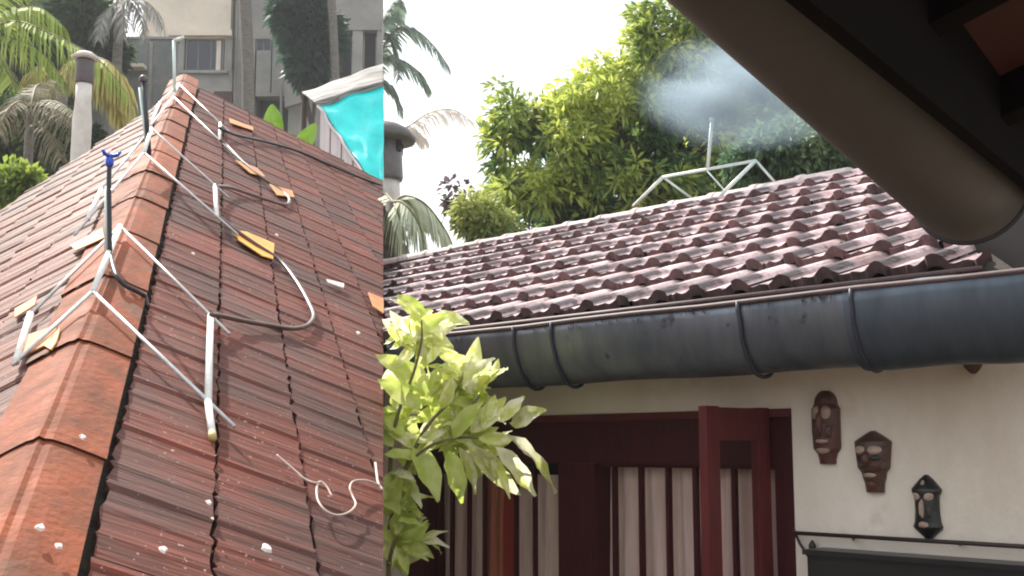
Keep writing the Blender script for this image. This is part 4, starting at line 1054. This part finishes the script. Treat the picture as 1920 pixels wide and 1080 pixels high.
mr = N.new('ShaderNodeMapRange'); mr.interpolation_type = 'SMOOTHSTEP'; mr.inputs[1].default_value = 1.0; mr.inputs[2].default_value = .15; mr.inputs[3].default_value = 0; mr.inputs[4].default_value = 1; L.new(gr.outputs['Value'], mr.inputs[0])
nz = N.new('ShaderNodeTexNoise'); nz.inputs['Scale'].default_value = 1.6; nz.inputs['Detail'].default_value = 3; L.new(tc.outputs['Object'], nz.inputs[0])
n2 = N.new('ShaderNodeMapRange'); n2.inputs[1].default_value = .38; n2.inputs[2].default_value = .7; n2.inputs[3].default_value = .15; n2.inputs[4].default_value = 1.6; L.new(nz.outputs[0], n2.inputs[0])
mu = N.new('ShaderNodeMath'); mu.operation = 'MULTIPLY'; L.new(mr.outputs[0], mu.inputs[0]); L.new(n2.outputs[0], mu.inputs[1])
m2 = N.new('ShaderNodeMath'); m2.operation = 'MULTIPLY'; m2.inputs[1].default_value = 6.0; L.new(mu.outputs[0], m2.inputs[0])
L.new(m2.outputs[0], pv.inputs['Density']); L.new(pv.outputs[0], out.inputs['Volume']); me.materials.append(vm)

# thin bright haze in the air
bm = bmesh.new(); bmesh.ops.create_cube(bm, size=1.0)
me = bm_mesh(bm, 'haze'); hzo = link('haze', me, None, None, Matrix.Translation((0, 0, 14.0)) @ Matrix.Diagonal((2500, 2500, 30, 1)))
tag(hzo, 'thin bright humid haze filling the air', kind='stuff')
hm = bpy.data.materials.new('haze'); hm.use_nodes = True; N = hm.node_tree.nodes; L = hm.node_tree.links; N.clear()
out = N.new('ShaderNodeOutputMaterial'); pv = N.new('ShaderNodeVolumePrincipled'); pv.inputs['Color'].default_value = (.93, .96, 1, 1); pv.inputs['Density'].default_value = .0009; pv.inputs['Anisotropy'].default_value = .3
L.new(pv.outputs[0], out.inputs['Volume']); me.materials.append(hm)

# ---------------------------------------------------------------- trees behind the white house
Y1, O1 = (.66, .72, .15), (.08, .17, .065)
tree('mango_tree', 'big mango tree with yellow-green new leaves, rising behind the pink roof', [(1045, 290, 130, 135, 0), (1010, 385, 120, 80, -.3), (1150, 230, 130, 115, 0), (1255, 130, 105, 110, .2), (1290, 55, 110, 75, .2), (1280, 260, 150, 130, .4), (1400, 190, 130, 130, .5), (1180, 350, 130, 80, -.2), (1000, 220, 75, 60, 0)],
     14.0, (1200, 480), 1500, 26, .155, .045, Y1, O1, 51, .42, trunk_r=.2, tips=((935, 160), (908, 255), (1130, 115), (1095, 130), (925, 210), (1205, 60)))
tree('broadleaf_tree', 'dense dark bluish green tree filling in behind the mango tree', [(1120, 390, 190, 90, 0), (1300, 330, 190, 130, 0), (1450, 270, 150, 150, .4), (1580, 320, 110, 90, .3), (1250, 200, 130, 110, .3)], 17.5, (1340, 520), 900, 24, .20, .075, (.20, .30, .16), (.045, .10, .075), 59, .3, trunk_r=.2)
tree('broadleaf_tree', 'bluish green tree at right behind the ridge, under the dark eave', [(1520, 280, 120, 75, 0), (1450, 300, 90, 60, 0), (1590, 310, 80, 70, 0)], 12.0, (1530, 420), 420, 24, .12, .045, (.30, .40, .20), (.06, .13, .07), 53, .45, trunk_r=.1)
tree('garden_shrub', 'small light green shrub at the left foot of the mango tree', [(895, 405, 40, 38, 0), (925, 425, 45, 30, 0)], 12.5, (900, 500), 110, 22, .11, .04, (.46, .50, .16), (.16, .24, .07), 55, .65, trunk_r=.03)
tree('twiggy_shrub', 'sparse dusky purple-leaved shrub against the white sky', [(858, 360, 26, 26, 0), (845, 385, 18, 16, 0), (875, 395, 25, 25, 0)], 12.8, (868, 500), 34, 14, .10, .045, (.16, .12, .13), (.08, .06, .07), 57, .5, trunk_r=.02)
# palm at the seam, behind the building
D = 48.0
palm('tall dark coconut palm against the white sky beside the building', P(690, 150, D),
     [[P(735, 62, D), P(775, 55, D), P(812, 85, D - .3), P(842, 126, D - .4)], [P(715, 110, D), P(750, 112, D), P(785, 135, D), P(805, 165, D)], [P(712, 60, D), P(728, 28, D), P(745, 0, D)], [P(715, 150, D), P(735, 165, D), P(755, 205, D)], [P(705, 80, D), P(722, 62, D), P(742, 95, D), P(748, 150, D)],
      [P(660, 90, D), P(630, 80, D), P(600, 110, D)], [P(670, 170, D), P(650, 190, D), P(635, 230, D)]], 61, (.12, .18, .13), (.22, .29, .22), 1.2, .75, .11, trunk_r=.25, nl=40, rr=.065)
D = 50.0
palm('pale dry palm frond fading into the white sky beside the vent cap', P(700, 262, D), [[P(760, 240, D), P(805, 212, D), P(850, 206, D), P(890, 232, D)], [P(740, 245, D), P(770, 240, D), P(800, 262, D)]], 62, (.55, .50, .44), (.68, .62, .55), 1.15, 1.1, .065, trunk_r=.2, nl=44, rr=.04)
# pale drooping palm behind the left end of the pink roof
palm('low pale green palm with hanging fronds behind the left end of the pink roof', P(738, 380, 12.0),
     [[P(762, 368, 12), P(800, 385, 11.9), P(840, 440, 11.8), P(858, 490, 11.8)], [P(755, 380, 11.8), P(780, 410, 11.6), P(800, 470, 11.6)], [P(745, 395, 11.7), P(755, 430, 11.6), P(762, 490, 11.6)], [P(730, 370, 12.2), P(722, 365, 12.4), P(716, 400, 12.5)]],
     71, (.38, .46, .26), (.62, .64, .50), .46, 1.25, .05, trunk_r=.09, nl=46, rr=.02)

# ---------------------------------------------------------------- the pale bush in front of the window
DBU = 5.15
e = empty('garden_plant', Vector((P(728, 1000, DBU).x, P(728, 1000, DBU).y, 0)), 'leafy yellow-green shrub in front of the barred window', 'shrub')
def c7(x, y): return (715 + x / 2.634, 640 + y / 2.634)
stems = [[(735, 1250), (728, 1060), (735, 960), (760, 880), (800, 840), (850, 822), (905, 822), (945, 830)], [(735, 960), (732, 860), (745, 780), (775, 700), (790, 640), (790, 600)], [(760, 880), (800, 800), (845, 750), (870, 700)], [(728, 1060), (738, 1020), (745, 1010), (762, 1000)], [(850, 822), (880, 770), (900, 740)]]
for k, st in enumerate(stems):
    pts = spline([P(x, y, DBU + .03 * math.sin(i + k)) for i, (x, y) in enumerate(st)], 4)
    if k == 0: pts = [Vector((pts[0].x, pts[0].y, 0))] + pts
    MB().tube(pts, [.011 * (1 - .7 * i / len(pts)) for i in range(len(pts))], 7).build('stem', M['stem'], e, True)
def bleaf_mesh(seed):
    rd = random.Random(seed); n = 9; vs = []; fs = []; bend = rd.uniform(.10, .26); cv = rd.uniform(-.12, .12)
    for i in range(n + 1):
        f_ = i / n; w = .5 * math.sin(PI * min(1, f_ * .96 + .02)) ** .85 * (1.15 - .4 * f_)
        y = f_; z = -bend * f_ * f_; xc = cv * math.sin(PI * f_)
        for j in (-1, -.5, 0, .5, 1): vs.append((xc + w * j, y, z + .16 * abs(j) * w + .03 * math.sin(i * 1.7 + j * 2)))
    for i in range(n):
        for j in range(4): q = i * 5 + j; fs.append((q, q + 1, q + 6, q + 5))
    return mesh(vs, fs, 'leaf', True)
blv = [bleaf_mesh(k) for k in range(5)]; blg = [bleaf_mesh(10 + k) for k in range(5)]
for m_ in blv: m_.materials.append(M['bushleaf'])
for m_ in blg: m_.materials.append(M['bushleaf_g'])
def bleaf(bx, by, tx, ty, wr, d0=0, d1=0, green=False, roll=0.0):
    b = P(bx, by, DBU + d0); t_ = P(tx, ty, DBU + d1); y = (t_ - b); ln = y.length; y.normalize()
    zz = (-CF * .75 + UP * .6); zz = (zz - y * zz.dot(y)).normalized(); zz = Matrix.Rotation(roll, 3, y) @ zz; x = y.cross(zz).normalized()
    w = ln * wr
    mw = Matrix((x * w, y * ln, zz * ln)).transposed().to_4x4(); mw.translation = b
    link('leaf', random.choice(blg if green else blv), None, e, mw)
rd = random.Random(12)
L7 = [(420, 260, 470, 10, .34, 0), (400, 230, 520, 90, .36, 0), (380, 190, 250, 100, .3, 0), (250, 280, 20, 70, .42, 1), (200, 330, 10, 200, .4, 1), (640, 400, 752, 330, .5, 0), (590, 400, 680, 270, .45, 0), (620, 460, 885, 672, .24, 0),
      (560, 520, 785, 725, .28, 0), (420, 500, 685, 750, .22, 0), (330, 540, 405, 770, .42, 1), (380, 520, 472, 728, .26, 0), (160, 520, 285, 735, .44, 1), (560, 560, 632, 748, .2, 0), (540, 540, 575, 690, .2, 0), (180, 500, 340, 400, .3, 0), (210, 430, 440, 330, .3, 0),
      (440, 450, 590, 290, .42, 0), (350, 480, 460, 310, .42, 1), (110, 470, 10, 330, .4, 1), (10, 560, 210, 560, .3, 1), (100, 900, 130, 745, .28, 1), (160, 1010, 302, 930, .3, 0), (20, 860, 80, 690, .4, 1), (100, 1010, 220, 1062, .35, 1), (10, 760, 80, 830, .4, 1), (130, 1010, 195, 900, .34, 0), (190, 110, 190, 5, .4, 0), (230, 110, 292, 15, .42, 0),
      (500, 430, 560, 280, .4, 0), (300, 330, 340, 200, .4, 0), (240, 260, 270, 130, .34, 1), (480, 480, 640, 480, .36, 0), (450, 520, 560, 640, .3, 0), (60, 1010, -10, 900, .4, 1), (60, 640, 10, 760, .4, 1), (30, 980, 40, 1080, .5, 0), (120, 380, 190, 230, .35, 1), (60, 520, -20, 430, .45, 1), (300, 480, 190, 560, .3, 0)]
for (bx, by, tx, ty, wr, gflag) in L7:
    b = c7(bx, by); t_ = c7(tx, ty); t_ = (b[0] + (t_[0] - b[0]) * 1.12, b[1] + (t_[1] - b[1]) * 1.12); bleaf(*b, *t_, wr * 1.05, rd.uniform(-.04, .04), rd.uniform(-.12, .05), bool(gflag), rd.uniform(-.5, .5))
for (bx, by, tx, ty) in ((762, 650, 735, 582), (790, 650, 772, 600), (732, 655, 805, 622), (745, 640, 722, 600), (770, 660, 748, 640), (795, 640, 812, 655)): bleaf(bx, by, tx, ty, .36, .02, -.03, False, rd.uniform(-.4, .4))
for k in range(150):
    st = rd.choice(stems[:3] + stems[4:]); q = rd.choice(st[2:]) if len(st) > 3 else rd.choice(st)
    bx, by = q[0] + rd.uniform(-22, 22), q[1] + rd.uniform(-20, 20); an = rd.uniform(-PI, PI) ; ln = rd.uniform(42, 84)
    tx, ty = bx + math.cos(an) * ln, by + math.sin(an) * ln * .9
    if tx < 712 or bx < 712 or tx > 960: continue
    bleaf(bx, by, tx, ty, rd.uniform(.3, .44), rd.uniform(.02, .22), rd.uniform(-.05, .2), rd.random() < .5, rd.uniform(-.8, .8))

for k in range(34):
    q = rd.choice([(728, 1060), (735, 960), (738, 1020), (745, 1010), (762, 1000), (733, 900)])
    bx, by = q[0] + rd.uniform(-8, 14), q[1] + rd.uniform(-25, 25); an = rd.uniform(-1.6, 1.9); ln = rd.uniform(42, 78)
    tx, ty = bx + math.cos(an) * ln, by + math.sin(an) * ln * .8
    if min(tx, bx) < 716: continue
    bleaf(bx, by, tx, ty, rd.uniform(.3, .42), rd.uniform(-.05, .12), rd.uniform(-.12, .1), rd.random() < .6, rd.uniform(-.8, .8))

# ================================================================ the porch eave over our heads, top right
g0 = P(1389, -97, 1.62); g1 = P(1818, 352, 2.45)
ga = (g1 - g0).normalized(); g0 = g0 - ga * .5; gr_ = Vector((ga.y, -ga.x, 0)).normalized()
porch = empty('porch_roof', Vector((g1.x + .8, g1.y - .8, 0)), 'porch eave close overhead with grey-brown gutter and black underside, at the top right', 'porch roof')
R = .118; vs = []; fs = []; k = 16; n = 18
gn = gr_.cross(ga).normalized(); gn = gn if gn.z > 0 else -gn
for i in range(k + 1):
    c = g0.lerp(g1, i / k)
    for RR in (R, R - .005):
        for j in range(n + 1):
            th = PI * j / n; vs.append(c + gr_ * (math.cos(th) * -RR) - gn * (math.sin(th) * RR))
m_ = 2 * (n + 1)
for i in range(k):
    for j in range(n):
        q = i * m_ + j; fs.append((q, q + 1, q + m_ + 1, q + m_)); q += n + 1; fs.append((q, q + m_, q + m_ + 1, q + 1))
    for j in (0, n): q = i * m_ + j; fs.append((q, q + m_, q + m_ + n + 1, q + n + 1))
for i in (0, k):
    for j in range(n): q = i * m_ + j; fs.append((q, q + n + 1, q + n + 2, q + 1))
pg = link('gutter', mesh(vs, fs, 'gutter', True), M['porch_gutter'], porch)
MB().tube([g1 + gr_ * (math.cos(PI * j / 16) * -(R + .002)) - gn * (math.sin(PI * j / 16) * (R + .002)) for j in range(17)], .0055, 8).build('end_rim', M['strap'], pg, True)
hk = P(1378, 36, 1.62)
MB().tube(spline([hk + Vector((-.012, 0, .004)), hk + Vector((-.004, -.004, -.008)), hk + Vector((.010, 0, -.004)), hk + Vector((.014, 0, .006)), hk + Vector((.006, .006, .010))], 4), .0042, 7).build('hook', M['black'], pg, True)
# underside: boards and rafters climbing away from the gutter, over the camera
upd = (gr_ * math.cos(.32) + UP * math.sin(.32)).normalized(); un = ga.cross(upd).normalized(); un = un if un.z > 0 else -un
o0 = g0 + gr_ * (R * .75) - ga * .6 + gn * .05; ln = (g1 - g0).length + 1.6
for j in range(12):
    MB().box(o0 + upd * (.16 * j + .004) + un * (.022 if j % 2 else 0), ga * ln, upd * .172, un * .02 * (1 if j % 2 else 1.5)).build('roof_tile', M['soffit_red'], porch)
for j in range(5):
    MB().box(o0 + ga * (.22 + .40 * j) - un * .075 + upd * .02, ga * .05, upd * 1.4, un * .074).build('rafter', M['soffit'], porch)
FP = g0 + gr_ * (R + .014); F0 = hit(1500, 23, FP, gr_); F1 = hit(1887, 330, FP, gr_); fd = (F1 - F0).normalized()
MB().box(F0 - fd * .9, fd * ((F1 - F0).length + 1.3), gr_ * .024, UP * .30).build('shade_board', M['soffit'], porch)  # black board added where the gutter's upper side turns into shade
for q_ in ((1800, 23), (1900, 30), (1887, 110), (1850, 60), (1500, 0), (1919, 300)):
    hh = hit(*q_, o0, un); 0 and print('soffit', q_, (hh - o0).dot(ga), (hh - o0).dot(upd), hh)
print('len', ln)
